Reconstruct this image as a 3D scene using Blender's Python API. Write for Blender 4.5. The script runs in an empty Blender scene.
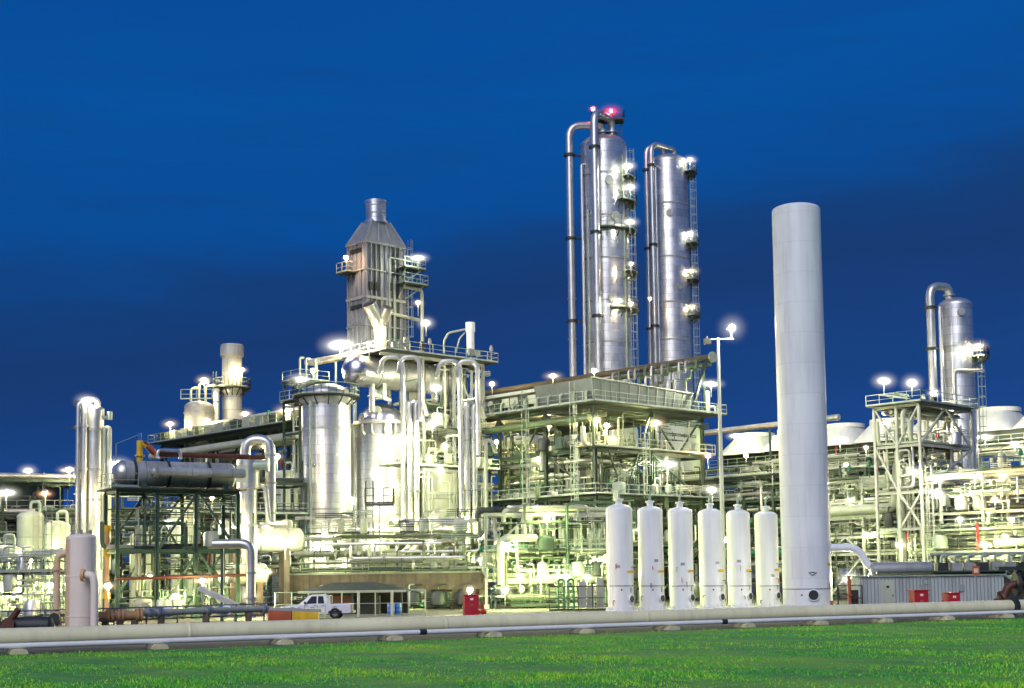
import bpy, bmesh, math, random
import numpy as np
from mathutils import Vector, Matrix
PI = math.pi
R = math.radians
scene = bpy.context.scene
COL = scene.collection
random.seed(7)

# ---------------------------------------------------------------- camera
F = 1400.0                      # focal length in pixels of a 1024 wide frame
EYE = Vector((0, 0, 2.8))
PITCH, ROLL, SHIFT = 4.4, -0.8, 126.0
cam_d = bpy.data.cameras.new('camera')
cam = bpy.data.objects.new('camera', cam_d)
COL.objects.link(cam)
CM = Matrix.Rotation(R(90 + PITCH), 3, 'X') @ Matrix.Rotation(R(ROLL), 3, 'Z')
cam.matrix_world = Matrix.Translation(EYE) @ CM.to_4x4()
cam_d.sensor_width = 36.0
cam_d.lens = F / 1024 * 36
cam_d.shift_y = SHIFT / 1024
cam_d.clip_start = 0.5
cam_d.clip_end = 6000
scene.camera = cam

def W(px, py, d):
    """world point at depth y = d that stands where the survey pixel says"""
    v = CM @ Vector(((px - 512) / F, (344 - py + SHIFT) / F, -1))
    return EYE + v * (d / v.y)

def X(px, d, py=560): return W(px, py, d).x
def Z(py, d, px=512): return W(px, py, d).z
def M(npx, d): return npx * d / F

ROT = R(43)                     # the plant grid: A runs right and away, B left and away
DA = Vector((math.cos(ROT), math.sin(ROT), 0))
DB = Vector((-math.sin(ROT), math.cos(ROT), 0))

class Frame:
    """plant grid frame with its near corner on a surveyed ground point"""
    def __init__(s, px, d, rot=ROT, py=560):
        s.o = Vector((X(px, d, py), d, 0)); s.rot = rot
        s.a = Vector((math.cos(rot), math.sin(rot), 0)); s.b = Vector((-math.sin(rot), math.cos(rot), 0))
    def _len(s, px, dr, off):
        t = (px - 512) / F
        o = s.o + off
        return (t * o.y - o.x) / (dr.x - t * dr.y)
    def u(s, px, v=0): return s._len(px, s.a, s.b * v)
    def v(s, px, u=0): return s._len(px, s.b, s.a * u)
    def p(s, u, v, z=0): return s.o + s.a * u + s.b * v + Vector((0, 0, z))

# ---------------------------------------------------------------- materials
MATS = {}
def nodes(m):
    m.use_nodes = True
    nt = m.node_tree
    return nt, nt.nodes, nt.links, nt.nodes['Principled BSDF']

def mat(name, col, metal=0.0, rough=0.6, var=0.25, streak=0.2, scale=0.7, bump=0.0, dirt=(0.09, 0.07, 0.05), seams=None, coat=0.0):
    """painted or metal surface: blotches, vertical dirt streaks and, for insulation cladding, sheet seams"""
    m = bpy.data.materials.new(name); MATS[name] = m
    nt, N, L, B = nodes(m)
    tc = N.new('ShaderNodeTexCoord')
    n1 = N.new('ShaderNodeTexNoise'); n1.inputs['Scale'].default_value = scale; n1.inputs['Detail'].default_value = 6
    oi = N.new('ShaderNodeObjectInfo'); ro = N.new('ShaderNodeVectorMath'); ro.operation = 'MULTIPLY_ADD'      # every object weathers differently
    L.new(oi.outputs['Random'], ro.inputs[0]); ro.inputs[1].default_value = (61, 37, 83); L.new(tc.outputs['Object'], ro.inputs[2])
    L.new(ro.outputs[0], n1.inputs['Vector'])
    mp = N.new('ShaderNodeMapping'); mp.inputs['Scale'].default_value = (2.6, 2.6, 0.22)
    L.new(ro.outputs[0], mp.inputs['Vector'])
    n2 = N.new('ShaderNodeTexNoise'); n2.inputs['Scale'].default_value = 1.0; n2.inputs['Detail'].default_value = 5
    L.new(mp.outputs[0], n2.inputs['Vector'])
    r1 = N.new('ShaderNodeMapRange'); r1.inputs[1].default_value = 0.3; r1.inputs[2].default_value = 0.7
    r1.inputs[3].default_value = 1 - var; r1.inputs[4].default_value = 1 + var * 0.5
    L.new(n1.outputs['Fac'], r1.inputs[0])
    hs = N.new('ShaderNodeHueSaturation'); hs.inputs['Color'].default_value = (*col, 1)
    L.new(r1.outputs[0], hs.inputs['Value'])
    r2 = N.new('ShaderNodeMapRange'); r2.inputs[1].default_value = 0.48; r2.inputs[2].default_value = 0.75
    r2.inputs[3].default_value = 0; r2.inputs[4].default_value = streak
    L.new(n2.outputs['Fac'], r2.inputs[0])
    mx = N.new('ShaderNodeMix'); mx.data_type = 'RGBA'
    L.new(r2.outputs[0], mx.inputs['Factor']); L.new(hs.outputs[0], mx.inputs['A'])
    mx.inputs['B'].default_value = (*dirt, 1)
    out = mx.outputs['Result']
    rr = N.new('ShaderNodeMapRange'); rr.inputs[3].default_value = max(0.05, rough - 0.09); rr.inputs[4].default_value = rough + 0.12
    L.new(n1.outputs['Fac'], rr.inputs[0]); L.new(rr.outputs[0], B.inputs['Roughness'])
    if seams:
        axis, hgt, cnt = seams                     # sheet rows of height hgt; cnt sheets round
        sp = N.new('ShaderNodeSeparateXYZ'); L.new(tc.outputs['Object'], sp.inputs[0])
        def mth(op, a, b=None):
            n = N.new('ShaderNodeMath'); n.operation = op
            for i, q in enumerate((a, b)):
                if q is None: continue
                if isinstance(q, (int, float)): n.inputs[i].default_value = q
                else: L.new(q, n.inputs[i])
            return n.outputs[0]
        al = sp.outputs['Z'] if axis == 'z' else sp.outputs['X']
        p, q = (sp.outputs['X'], sp.outputs['Y'])
        row = mth('DIVIDE', al, hgt)
        fr = mth('FRACT', row)
        s1 = mth('LESS_THAN', fr, 0.035)
        ln = s1
        cell = mth('FLOOR', row)
        if axis == 'z' and cnt:
            ang = mth('MULTIPLY', mth('ADD', mth('ARCTAN2', q, p), 4.0), cnt / (2 * PI))
            off = mth('MULTIPLY', mth('FRACT', mth('MULTIPLY', cell, 0.5)), 1.0)
            aa = mth('ADD', ang, off)
            s2 = mth('LESS_THAN', mth('FRACT', aa), 0.022)
            ln = mth('MAXIMUM', s1, s2)
            cell = mth('ADD', mth('MULTIPLY', cell, 17.13), mth('FLOOR', aa))
        wn = N.new('ShaderNodeTexWhiteNoise'); wn.noise_dimensions = '1D'; L.new(cell, wn.inputs['W'])
        sv = N.new('ShaderNodeMapRange'); sv.inputs[3].default_value = 0.82; sv.inputs[4].default_value = 1.08
        L.new(wn.outputs['Value'], sv.inputs[0])
        h2 = N.new('ShaderNodeHueSaturation'); L.new(out, h2.inputs['Color']); L.new(sv.outputs[0], h2.inputs['Value'])
        m2 = N.new('ShaderNodeMix'); m2.data_type = 'RGBA'
        L.new(mth('MULTIPLY', ln, 0.55), m2.inputs['Factor']); L.new(h2.outputs[0], m2.inputs['A'])
        m2.inputs['B'].default_value = (0.06, 0.06, 0.06, 1); out = m2.outputs['Result']
        bp = N.new('ShaderNodeBump'); bp.inputs['Strength'].default_value = 0.35; bp.inputs['Distance'].default_value = 0.05
        hh = mth('ADD', mth('MULTIPLY', ln, -1.0), mth('MULTIPLY', n1.outputs['Fac'], 0.8))
        L.new(hh, bp.inputs['Height']); L.new(bp.outputs[0], B.inputs['Normal'])
    elif bump:
        n3 = N.new('ShaderNodeTexNoise'); n3.inputs['Scale'].default_value = 6; n3.inputs['Detail'].default_value = 8
        L.new(tc.outputs['Object'], n3.inputs['Vector'])
        bp = N.new('ShaderNodeBump'); bp.inputs['Strength'].default_value = bump; bp.inputs['Distance'].default_value = 0.05
        L.new(n3.outputs['Fac'], bp.inputs['Height']); L.new(bp.outputs[0], B.inputs['Normal'])
    L.new(out, B.inputs['Base Color'])
    B.inputs['Metallic'].default_value = metal
    B.inputs['Coat Weight'].default_value = coat
    return m

CLAD = mat('aluminium cladding', (0.80, 0.79, 0.80), 0.80, 0.30, 0.14, 0.25, 0.5, seams=('z', 0.95, 10))
CLADX = mat('aluminium cladding of lying drums', (0.56, 0.56, 0.55), 0.85, 0.36, 0.12, 0.2, 0.5, seams=('x', 1.1, 0))
SHEET = mat('dull sheet metal', (0.36, 0.37, 0.37), 0.3, 0.5, 0.2, 0.3, 0.8)
STAIN = mat('stainless pipe cladding', (0.66, 0.65, 0.62), 0.75, 0.34, 0.15, 0.2, 1.2)
WHITE = mat('white vessel paint', (0.88, 0.89, 0.90), 0.0, 0.42, 0.08, 0.22, 0.25, dirt=(0.42, 0.40, 0.36), coat=0.15)
PALE = mat('pale cream tank paint', (0.52, 0.55, 0.42), 0.0, 0.5, 0.15, 0.25, 0.5)
HOODW = mat('white fan hood paint', (0.80, 0.80, 0.74), 0.0, 0.5, 0.08, 0.15, 0.5)
CREAM = mat('cream pipeline paint', (0.93, 0.85, 0.54), 0.0, 0.5, 0.12, 0.22, 0.35, dirt=(0.30, 0.24, 0.14))
PIPEW = mat('off white pipe', (0.42, 0.44, 0.36), 0.0, 0.45, 0.15, 0.2, 1.0)
PIPEG = mat('grey green pipe', (0.10, 0.14, 0.07), 0.1, 0.45, 0.2, 0.25, 1.0)
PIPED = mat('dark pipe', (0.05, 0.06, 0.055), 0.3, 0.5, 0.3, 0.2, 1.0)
GREEN = mat('green structural steel', (0.055, 0.11, 0.08), 0.1, 0.55, 0.25, 0.3, 0.8)
LGREEN = mat('light grey green steel', (0.042, 0.072, 0.05), 0.15, 0.5, 0.25, 0.3, 0.8)
GALV = mat('galvanised rail', (0.36, 0.42, 0.36), 0.3, 0.45, 0.25, 0.15, 1.2)
BSTEEL = mat('bright painted steel', (0.50, 0.51, 0.46), 0.05, 0.5, 0.2, 0.25, 0.8)
GRATE = mat('walkway grating', (0.045, 0.055, 0.045), 0.3, 0.55, 0.3, 0.2, 1.5)
DARK = mat('dark equipment', (0.035, 0.04, 0.04), 0.2, 0.5, 0.3, 0.1, 1.0)
RED = mat('red paint', (0.55, 0.02, 0.03), 0.0, 0.4, 0.15, 0.1, 1.5)
BRICK = mat('orange red paint', (0.50, 0.10, 0.035), 0.0, 0.6, 0.25, 0.25, 1.5, bump=0.3)
YELLOW = mat('yellow paint', (0.78, 0.48, 0.02), 0.0, 0.5, 0.2, 0.2, 1.5)
ORANGE = mat('orange primer', (0.72, 0.40, 0.18), 0.0, 0.5, 0.2, 0.2, 1.0)
PEACH = mat('peach side paint', (0.80, 0.56, 0.34), 0.0, 0.5, 0.12, 0.2, 1.0)
WARMW = mat('warm white paint', (0.95, 0.80, 0.68), 0.0, 0.45, 0.08, 0.15, 0.5, dirt=(0.5, 0.35, 0.2))
RAILM = mat('light grey rail', (0.20, 0.20, 0.20), 0.1, 0.5, 0.15, 0.1, 1.0)
MAROON = mat('red brown pipe', (0.12, 0.035, 0.02), 0.0, 0.5, 0.25, 0.2, 1.0)
CONC = mat('stained concrete', (0.17, 0.135, 0.09), 0.0, 0.85, 0.4, 0.8, 0.8, bump=0.4, dirt=(0.06, 0.045, 0.03))
CONCL = mat('pale concrete', (0.80, 0.72, 0.44), 0.0, 0.85, 0.3, 0.3, 2.0, bump=0.4)
BLUE = mat('blue plastic', (0.02, 0.13, 0.45), 0.0, 0.4, 0.1, 0.1, 1.0)
ROOF = mat('dark blue roof sheet', (0.010, 0.021, 0.034), 0.0, 0.8, 0.2, 0.2, 1.0)
CAR = mat('white car paint', (0.76, 0.77, 0.77), 0.0, 0.25, 0.03, 0.06, 0.8, dirt=(0.35, 0.33, 0.3), coat=0.6)
GLASS = mat('dark car glass', (0.012, 0.018, 0.03), 0.0, 0.12, 0.1, 0.0, 1.0)
for m_ in (ROOF, GLASS): m_.node_tree.nodes['Principled BSDF'].inputs['Specular IOR Level'].default_value = 0.08
TYRE = mat('tyre rubber', (0.02, 0.02, 0.02), 0.0, 0.8, 0.2, 0.1, 3.0)
GPIPE = mat('bright green pipe', (0.03, 0.22, 0.10), 0.0, 0.45, 0.2, 0.2, 1.0)

MIRR = mat('polished dished head', (0.62, 0.60, 0.66), 1.0, 0.27, 0.06, 0.1, 0.6)
def corrugated():
    m = mat('ribbed pale sheet', (0.50, 0.54, 0.51), 0.1, 0.5, 0.1, 0.3, 0.5)
    nt, N, L, B = nodes(m)
    tc = N.new('ShaderNodeTexCoord'); w = N.new('ShaderNodeTexWave'); w.bands_direction = 'X'
    w.inputs['Scale'].default_value = 1.2
    L.new(tc.outputs['Object'], w.inputs['Vector'])
    bp = N.new('ShaderNodeBump'); bp.inputs['Strength'].default_value = 0.9; bp.inputs['Distance'].default_value = 0.08
    L.new(w.outputs['Fac'], bp.inputs['Height']); L.new(bp.outputs[0], B.inputs['Normal'])
    return m
RIB = corrugated()

def emis(name, col, s):
    m = bpy.data.materials.new(name); m.use_nodes = True
    nt = m.node_tree; nt.nodes.clear()
    e = nt.nodes.new('ShaderNodeEmission'); e.inputs[0].default_value = (*col, 1); e.inputs[1].default_value = s
    o = nt.nodes.new('ShaderNodeOutputMaterial'); nt.links.new(e.outputs[0], o.inputs[0])
    return m
def halo_mat(name, col, s, p=4):
    """thin lit globe added as bloom round a lamp: clear at its rim, luminous at its heart"""
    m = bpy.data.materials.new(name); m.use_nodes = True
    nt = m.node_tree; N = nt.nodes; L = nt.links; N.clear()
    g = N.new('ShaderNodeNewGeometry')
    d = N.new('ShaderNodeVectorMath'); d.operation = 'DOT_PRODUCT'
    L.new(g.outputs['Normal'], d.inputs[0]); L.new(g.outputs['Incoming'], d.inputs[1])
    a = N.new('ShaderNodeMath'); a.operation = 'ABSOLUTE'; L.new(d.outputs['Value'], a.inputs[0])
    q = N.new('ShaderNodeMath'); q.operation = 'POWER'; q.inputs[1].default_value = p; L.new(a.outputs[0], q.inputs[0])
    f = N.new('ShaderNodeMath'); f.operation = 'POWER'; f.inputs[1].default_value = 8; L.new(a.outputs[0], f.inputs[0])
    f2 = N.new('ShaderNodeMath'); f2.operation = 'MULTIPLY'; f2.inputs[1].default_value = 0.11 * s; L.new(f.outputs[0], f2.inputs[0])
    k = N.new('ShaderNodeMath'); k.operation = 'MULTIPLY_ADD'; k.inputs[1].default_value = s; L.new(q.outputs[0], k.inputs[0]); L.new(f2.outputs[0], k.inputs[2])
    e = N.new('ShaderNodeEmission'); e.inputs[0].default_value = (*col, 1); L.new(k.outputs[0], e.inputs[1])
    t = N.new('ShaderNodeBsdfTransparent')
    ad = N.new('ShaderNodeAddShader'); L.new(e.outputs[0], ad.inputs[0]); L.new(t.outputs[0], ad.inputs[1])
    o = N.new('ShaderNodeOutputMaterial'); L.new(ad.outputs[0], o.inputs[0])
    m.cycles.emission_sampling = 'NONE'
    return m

# ---------------------------------------------------------------- mesh building
def frame_for(t):
    t = t.normalized()
    h = Vector((0, 0, 1)) if abs(t.z) < 0.95 else Vector((1, 0, 0))
    s = t.cross(h).normalized()
    return s, s.cross(t).normalized()

class MB:
    def __init__(s): s.v = []; s.f = []
    def _add(s, vs, fs):
        k = len(s.v); s.v.extend([tuple(p) for p in vs]); s.f.extend([tuple(i + k for i in f) for f in fs]); return s
    def box(s, c, d, rz=0.0):
        x, y, z = d[0] / 2, d[1] / 2, d[2] / 2
        cr, sr = math.cos(rz), math.sin(rz)
        vs = [(c[0] + a * x * cr - b * y * sr, c[1] + a * x * sr + b * y * cr, c[2] + e * z) for e in (-1, 1) for a, b in ((-1, -1), (1, -1), (1, 1), (-1, 1))]
        return s._add(vs, [(3, 2, 1, 0), (4, 5, 6, 7), (0, 1, 5, 4), (1, 2, 6, 5), (2, 3, 7, 6), (3, 0, 4, 7)])
    def bar(s, p, q, w, h=None):
        p, q = Vector(p), Vector(q); h = h or w
        a, b = frame_for(q - p)
        vs = [e + a * (i * w / 2) + b * (j * h / 2) for e in (p, q) for i, j in ((-1, -1), (1, -1), (1, 1), (-1, 1))]
        return s._add(vs, [(0, 1, 2, 3), (7, 6, 5, 4), (4, 5, 1, 0), (5, 6, 2, 1), (6, 7, 3, 2), (7, 4, 0, 3)])
    def ibeam(s, p, q, w, h):
        """rolled I section: two flanges and a web"""
        p, q = Vector(p), Vector(q)
        a, b = frame_for(q - p); t = 0.13 * h
        s.bar(p + b * (h / 2 - t / 2), q + b * (h / 2 - t / 2), w, t)
        s.bar(p - b * (h / 2 - t / 2), q - b * (h / 2 - t / 2), w, t)
        return s.bar(p, q, t * 0.8, h - 2 * t)
    def tube(s, pts, r, n=8, bend=None, caps=True):
        pts = [Vector(p) for p in pts]
        bend = bend if bend is not None else r * 2.2
        path = [pts[0]]
        for i in range(1, len(pts) - 1):
            a, b, c = pts[i - 1], pts[i], pts[i + 1]
            d1, d2 = (a - b), (c - b)
            k = min(bend, d1.length * 0.49, d2.length * 0.49)
            if k < 1e-4 or d1.normalized().dot(d2.normalized()) < -0.999: path.append(b); continue
            e1, e2 = b + d1.normalized() * k, b + d2.normalized() * k
            for j in range(7):
                t = j / 6
                path.append(e1 * (1 - t) ** 2 + b * 2 * t * (1 - t) + e2 * t * t)
        path.append(pts[-1])
        rings = []; side = None
        for i, p in enumerate(path):
            t = (path[min(i + 1, len(path) - 1)] - path[max(i - 1, 0)]).normalized()
            if side is None: side, _ = frame_for(t)
            side = (side - t * side.dot(t)).normalized(); up = side.cross(t)
            rings.append([p + side * (r * math.cos(2 * PI * j / n)) + up * (r * math.sin(2 * PI * j / n)) for j in range(n)])
        vs = [v for g in rings for v in g]
        fs = [(i * n + j, i * n + (j + 1) % n, (i + 1) * n + (j + 1) % n, (i + 1) * n + j) for i in range(len(rings) - 1) for j in range(n)]
        if caps: fs += [tuple(range(n))[::-1], tuple((len(rings) - 1) * n + j for j in range(n))]
        return s._add(vs, fs)
    def flange(s, c, t, r, w=0.12, n=12):
        c, t = Vector(c), Vector(t).normalized()
        return s.tube([c - t * w / 2, c + t * w / 2], r, n)
    def lathe(s, prof, n=32, c=(0, 0, 0), axis='z', a0=0.0, a1=2 * PI):
        """prof: (radius, height) pairs from one end to the other"""
        full = abs(a1 - a0 - 2 * PI) < 1e-6
        k = n if full else n + 1
        vs = []
        for r, h in prof:
            for j in range(k):
                a = a0 + (a1 - a0) * j / n
                if axis == 'z': vs.append((c[0] + r * math.cos(a), c[1] + r * math.sin(a), c[2] + h))
                else: vs.append((c[0] + h, c[1] + r * math.cos(a), c[2] + r * math.sin(a)))
        fs = []
        for i in range(len(prof) - 1):
            for j in range(n):
                j2 = (j + 1) % k
                fs.append((i * k + j, i * k + j2, (i + 1) * k + j2, (i + 1) * k + j))
        return s._add(vs, fs)
    def ring(s, z, r, w, h, n=32, c=(0, 0)):
        return s.lathe([(r, z - h / 2), (r + w, z - h / 2), (r + w, z + h / 2), (r, z + h / 2), (r, z - h / 2)], n, (c[0], c[1], 0))
    def sphere(s, c, r, n=10):
        return s.lathe([(max(1e-3, r * math.sin(PI * i / n)), -r * math.cos(PI * i / n)) for i in range(n + 1)], n * 2, c)
    def rail(s, pts, h=1.05, t=0.06, step=1.6, toe=True, close=False):
        """handrail over a walkway edge"""
        pts = [Vector(p) for p in pts]
        if close: pts.append(pts[0])
        for a, b in zip(pts, pts[1:]):
            k = max(1, round((b - a).length / step))
            for i in range(k + 1):
                p = a.lerp(b, i / k); s.bar(p, p + Vector((0, 0, h)), t)
            up = Vector((0, 0, 1))
            s.bar(a + up * h, b + up * h, t); s.bar(a + up * h * 0.52, b + up * h * 0.52, t * 0.8)
            if toe: s.bar(a + up * 0.09, b + up * 0.09, 0.02, 0.16)
        return s
    def ladder(s, p, z0, z1, dr=(0, -1), cage=True):
        """caged ladder rising from z0 to z1; dr points away from the wall"""
        d = Vector((dr[0], dr[1], 0)).normalized(); q = Vector((-d.y, d.x, 0)); p = Vector((p[0], p[1], 0))
        for k in (-0.24, 0.24): s.bar(p + q * k + Vector((0, 0, z0)), p + q * k + Vector((0, 0, z1)), 0.06)
        z = z0 + 0.3
        while z < z1:
            s.bar(p - q * 0.24 + Vector((0, 0, z)), p + q * 0.24 + Vector((0, 0, z)), 0.035); z += 0.4
        if cage and z1 - z0 > 4:
            z = z0 + 2.3
            arc = [p + q * (0.4 * math.cos(a)) + d * (0.75 * math.sin(a)) for a in [PI * i / 6 for i in range(7)]]
            while z <= z1 + 1.0:
                for a, b in zip(arc, arc[1:]): s.bar(a + Vector((0, 0, z)), b + Vector((0, 0, z)), 0.05)
                z += 1.1
            for a in arc[1:-1:2]: s.bar(a + Vector((0, 0, z0 + 2.3)), a + Vector((0, 0, z1 + 1)), 0.04)
        return s
    def mesh(s, name, m, smooth=True):
        me = bpy.data.meshes.new(name)
        me.from_pydata(s.v, [], s.f)
        me.materials.append(m)
        bm = bmesh.new(); bm.from_mesh(me); bmesh.ops.recalc_face_normals(bm, faces=bm.faces); bm.to_mesh(me); bm.free()
        if smooth:
            me.polygons.foreach_set('use_smooth', [True] * len(me.polygons))
            me.set_sharp_from_angle(angle=R(38))
        me.update()
        return me
    def build(s, name, m, parent=None, label=None, loc=None):
        o = bpy.data.objects.new(name, s.mesh(name, m)); COL.objects.link(o)
        if parent is not None: o.parent = parent
        if loc is not None: o.location = loc
        if label: o['label'] = label
        return o

def tag(o, label, cat, group=None):
    o['label'] = label; o['category'] = cat
    if group: o['group'] = group
    return o
def thing(name, label, cat, loc=(0, 0, 0), rz=0.0, group=None):
    o = bpy.data.objects.new(name, None); COL.objects.link(o)
    o.empty_display_size = 0.3
    o.location = loc; o.rotation_euler = (0, 0, rz)
    return tag(o, label, cat, group)
def copy_thing(o, loc, label, group=None, rz=None):
    def cp(x, par):
        c = x.copy(); COL.objects.link(c); c.parent = par
        for ch in x.children: cp(ch, c)
        return c
    c = cp(o, None); c.location = loc; c['label'] = label
    if group: c['group'] = group
    if rz is not None: c.rotation_euler = (0, 0, rz)
    return c
ORD = ['leftmost', 'second from the left', 'third from the left', 'fourth from the left', 'fifth from the left', 'sixth from the left',
       'seventh from the left', 'eighth from the left', 'ninth from the left', 'tenth from the left', 'eleventh from the left', 'twelfth from the left', 'rightmost']

def head(r, z, k=0.5, n=7, up=1):
    """profile of a dished head closing a shell of radius r at height z"""
    return [(max(1e-3, r * math.cos(PI / 2 * i / n)), z + up * k * r * math.sin(PI / 2 * i / n)) for i in range(n + 1)]

# ---------------------------------------------------------------- steel frames and pipe racks
def steel(name, label, cat, O, rot, us, vs, zs, m, post=0.32, beam=0.34, braces=(), rails=(), decks=(), railm=None, group=None, base=0.0):
    """us, vs: post lines in the plant grid; zs: beam levels (last = top of the posts)"""
    t = thing(name, label, cat, O, rot, group)
    for u in us:
        for v in vs:
            q = MB(); q.ibeam((u, v, base), (u, v, zs[-1]), post, post)
            q.box((u, v, base + 0.2), (post * 2, post * 2, 0.4)); q.build('post', m, t)
    for z in zs:
        for v in vs:
            MB().ibeam((us[0] - 0.1, v, z), (us[-1] + 0.1, v, z), beam * 0.62, beam).build('beam', m, t)
        for u in us:
            MB().ibeam((u, vs[0] - 0.1, z - 0.012), (u, vs[-1] + 0.1, z - 0.012), beam * 0.62, beam).build('beam', m, t)
    for b in braces:                       # (face, fixed coordinate, from, to, z0, z1, style)
        f, c, a, e, z0, z1, st = b
        P = (lambda s, z: (s, c, z)) if f == 'u' else (lambda s, z: (c, s, z))
        mid = (a + e) / 2
        seg = {'/': [((a, z0), (e, z1))], '\\': [((a, z1), (e, z0))], 'x': [((a, z0), (e, z1)), ((a, z1), (e, z0))],
               'A': [((a, z0), (mid, z1)), ((e, z0), (mid, z1))], 'V': [((a, z1), (mid, z0)), ((e, z1), (mid, z0))]}[st]
        for i, (p, q) in enumerate(seg):
            o = 0.03 * i
            MB().bar(Vector(P(*p)) + Vector((o, o, 0)), Vector(P(*q)) + Vector((o, o, 0)), 0.17, 0.17).build('brace', m, t)
    for d in decks:                        # (u0, u1, v0, v1, z)
        u0, u1, v0, v1, z = d
        MB().box(((u0 + u1) / 2, (v0 + v1) / 2, z + beam / 2 + 0.05), (u1 - u0, v1 - v0, 0.08)).build('deck', GRATE, t)
    for rl in rails:                       # list of (u, v, z) points
        MB().rail(rl).build('handrail', railm or GALV, t)
    return t

def rnd(a, b): return random.uniform(a, b)

def runs(t, u0, u1, v0, v1, zs, along, counts, mats, rmin=0.08, rmax=0.28):
    """straight pipes lying side by side on the levels of a rack, some with a riser at the end"""
    for z, n in zip(zs, counts):
        lo, hi = (v0, v1) if along == 'u' else (u0, u1)
        a, b = (u0, u1) if along == 'u' else (v0, v1)
        for i in range(n):
            r = rnd(rmin, rmax); s = lo + (hi - lo) * (i + 0.5 + rnd(-0.25, 0.25)) / n
            e0, e1 = a - rnd(0, 0.6), b + rnd(0, 0.6)
            if random.random() < 0.25: e0 = a + (b - a) * rnd(0.1, 0.45)
            if random.random() < 0.25: e1 = b - (b - a) * rnd(0.1, 0.4)
            zz = z + 0.2 + r
            P = (lambda s2, h: (s2, s, h)) if along == 'u' else (lambda s2, h: (s, s2, h))
            pts = [P(e0, zz), P(e1, zz)]
            if random.random() < 0.4: pts = [P(e0, zz + rnd(1.0, 2.4) * random.choice((-1, 1)))] + pts
            if random.random() < 0.4: pts = pts + [P(e1, zz + rnd(1.0, 2.4) * random.choice((-1, 1)))]
            q = MB().tube(pts, r, 10 if r > 0.15 else 7, r * 3)
            for k in range(random.randint(1, 3)):
                s2 = rnd(e0, e1); q.tube([P(s2, zz), P(s2 + 0.14, zz)], r * 1.5, 10)
            q.build('pipe', random.choice(mats), t)

def maze(t, u0, u1, v0, v1, z0, z1, n, mats, rmin=0.06, rmax=0.2, seed=1, faces=True):
    """crooked process pipes: rise, turn, run and drop inside a block of the plant, with valves and flanges"""
    rg = random.Random(seed)
    for i in range(n):
        r = rg.uniform(rmin, rmax)
        p = [rg.uniform(u0, u1), rg.uniform(v0, v1) if not faces or rg.random() < 0.5 else v0 + rg.uniform(0, 1.5), rg.uniform(z0, z1)]
        pts = [tuple(p)]; last = None
        for k in range(rg.randint(2, 5)):
            ax = rg.choice([a for a in (0, 1, 2, 2) if a != last]); last = ax
            lo, hi = ((u0, u1), (v0, v1), (z0, z1))[ax]
            q = rg.uniform(lo, hi)
            if abs(q - p[ax]) < 0.8: q = p[ax] + rg.choice((-1, 1)) * 1.2
            q = min(max(q, lo), hi)
            if abs(q - p[ax]) < 0.5: continue
            p[ax] = q; pts.append(tuple(p))
        if len(pts) < 2: continue
        b = MB().tube(pts, r, 9 if r > 0.12 else 6, r * 3)
        for a, c in zip(pts, pts[1:]):
            a, c = Vector(a), Vector(c)
            if (c - a).length > 2 and rg.random() < 0.7:
                m = a.lerp(c, rg.uniform(0.25, 0.75)); d = (c - a).normalized()
                b.tube([m - d * 0.06, m + d * 0.06], r * 1.7, 10)
                if rg.random() < 0.5:                                        # a valve: body, stem, hand wheel
                    b.tube([m + d * 0.06, m + d * 0.5], r * 1.25, 8); b.tube([m + d * 0.5, m + d * 0.6], r * 1.7, 10)
                    s, up = frame_for(d); st = up if abs(d.z) < 0.9 else s
                    b.tube([m + d * 0.3, m + d * 0.3 + st * (r + 0.5)], 0.035, 6)
                    e = m + d * 0.3 + st * (r + 0.5); b.tube([e, e + st * 0.05], r + 0.12, 10)
        b.build('pipe', rg.choice(mats), t)

def fittings(t, u0, u1, v0, v1, zs, n, seed):
    """junction boxes, instrument stands and cable trays on the levels of a rack"""
    rg = random.Random(seed)
    for i in range(n):
        z = rg.choice(zs) + 0.25; u, v = rg.uniform(u0, u1), rg.uniform(v0, v1)
        k = rg.random()
        if k < 0.45:
            h = rg.uniform(0.5, 1.1)
            MB().box((u, v, z + 0.5 + h / 2), (rg.uniform(0.4, 0.9), 0.3, h)).bar((u, v, z), (u, v, z + 0.5), 0.08).build('junction_box', rg.choice([GALV, PALE, DARK, SHEET, BSTEEL]), t)
        elif k < 0.75:
            b = MB().tube([(u, v, z), (u, v, z + 1.1)], 0.05, 6); b.tube([(u, v, z + 1.1), (u, v, z + 1.5)], 0.2, 10); b.sphere((u, v, z + 1.6), 0.16, 6)
            b.build('instrument', rg.choice([GALV, PALE, RED, SHEET, GPIPE]), t)
        else:
            b = MB(); w = rg.uniform(2, 5)
            for s in (-0.22, 0.22): b.bar((u - w / 2, v + s, z + 0.9), (u + w / 2, v + s, z + 0.9), 0.05, 0.12)
            x = -w / 2
            while x < w / 2: b.bar((u + x, v - 0.22, z + 0.88), (u + x, v + 0.22, z + 0.88), 0.04); x += 0.35
            b.build('cable_tray', GALV, t)

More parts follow.
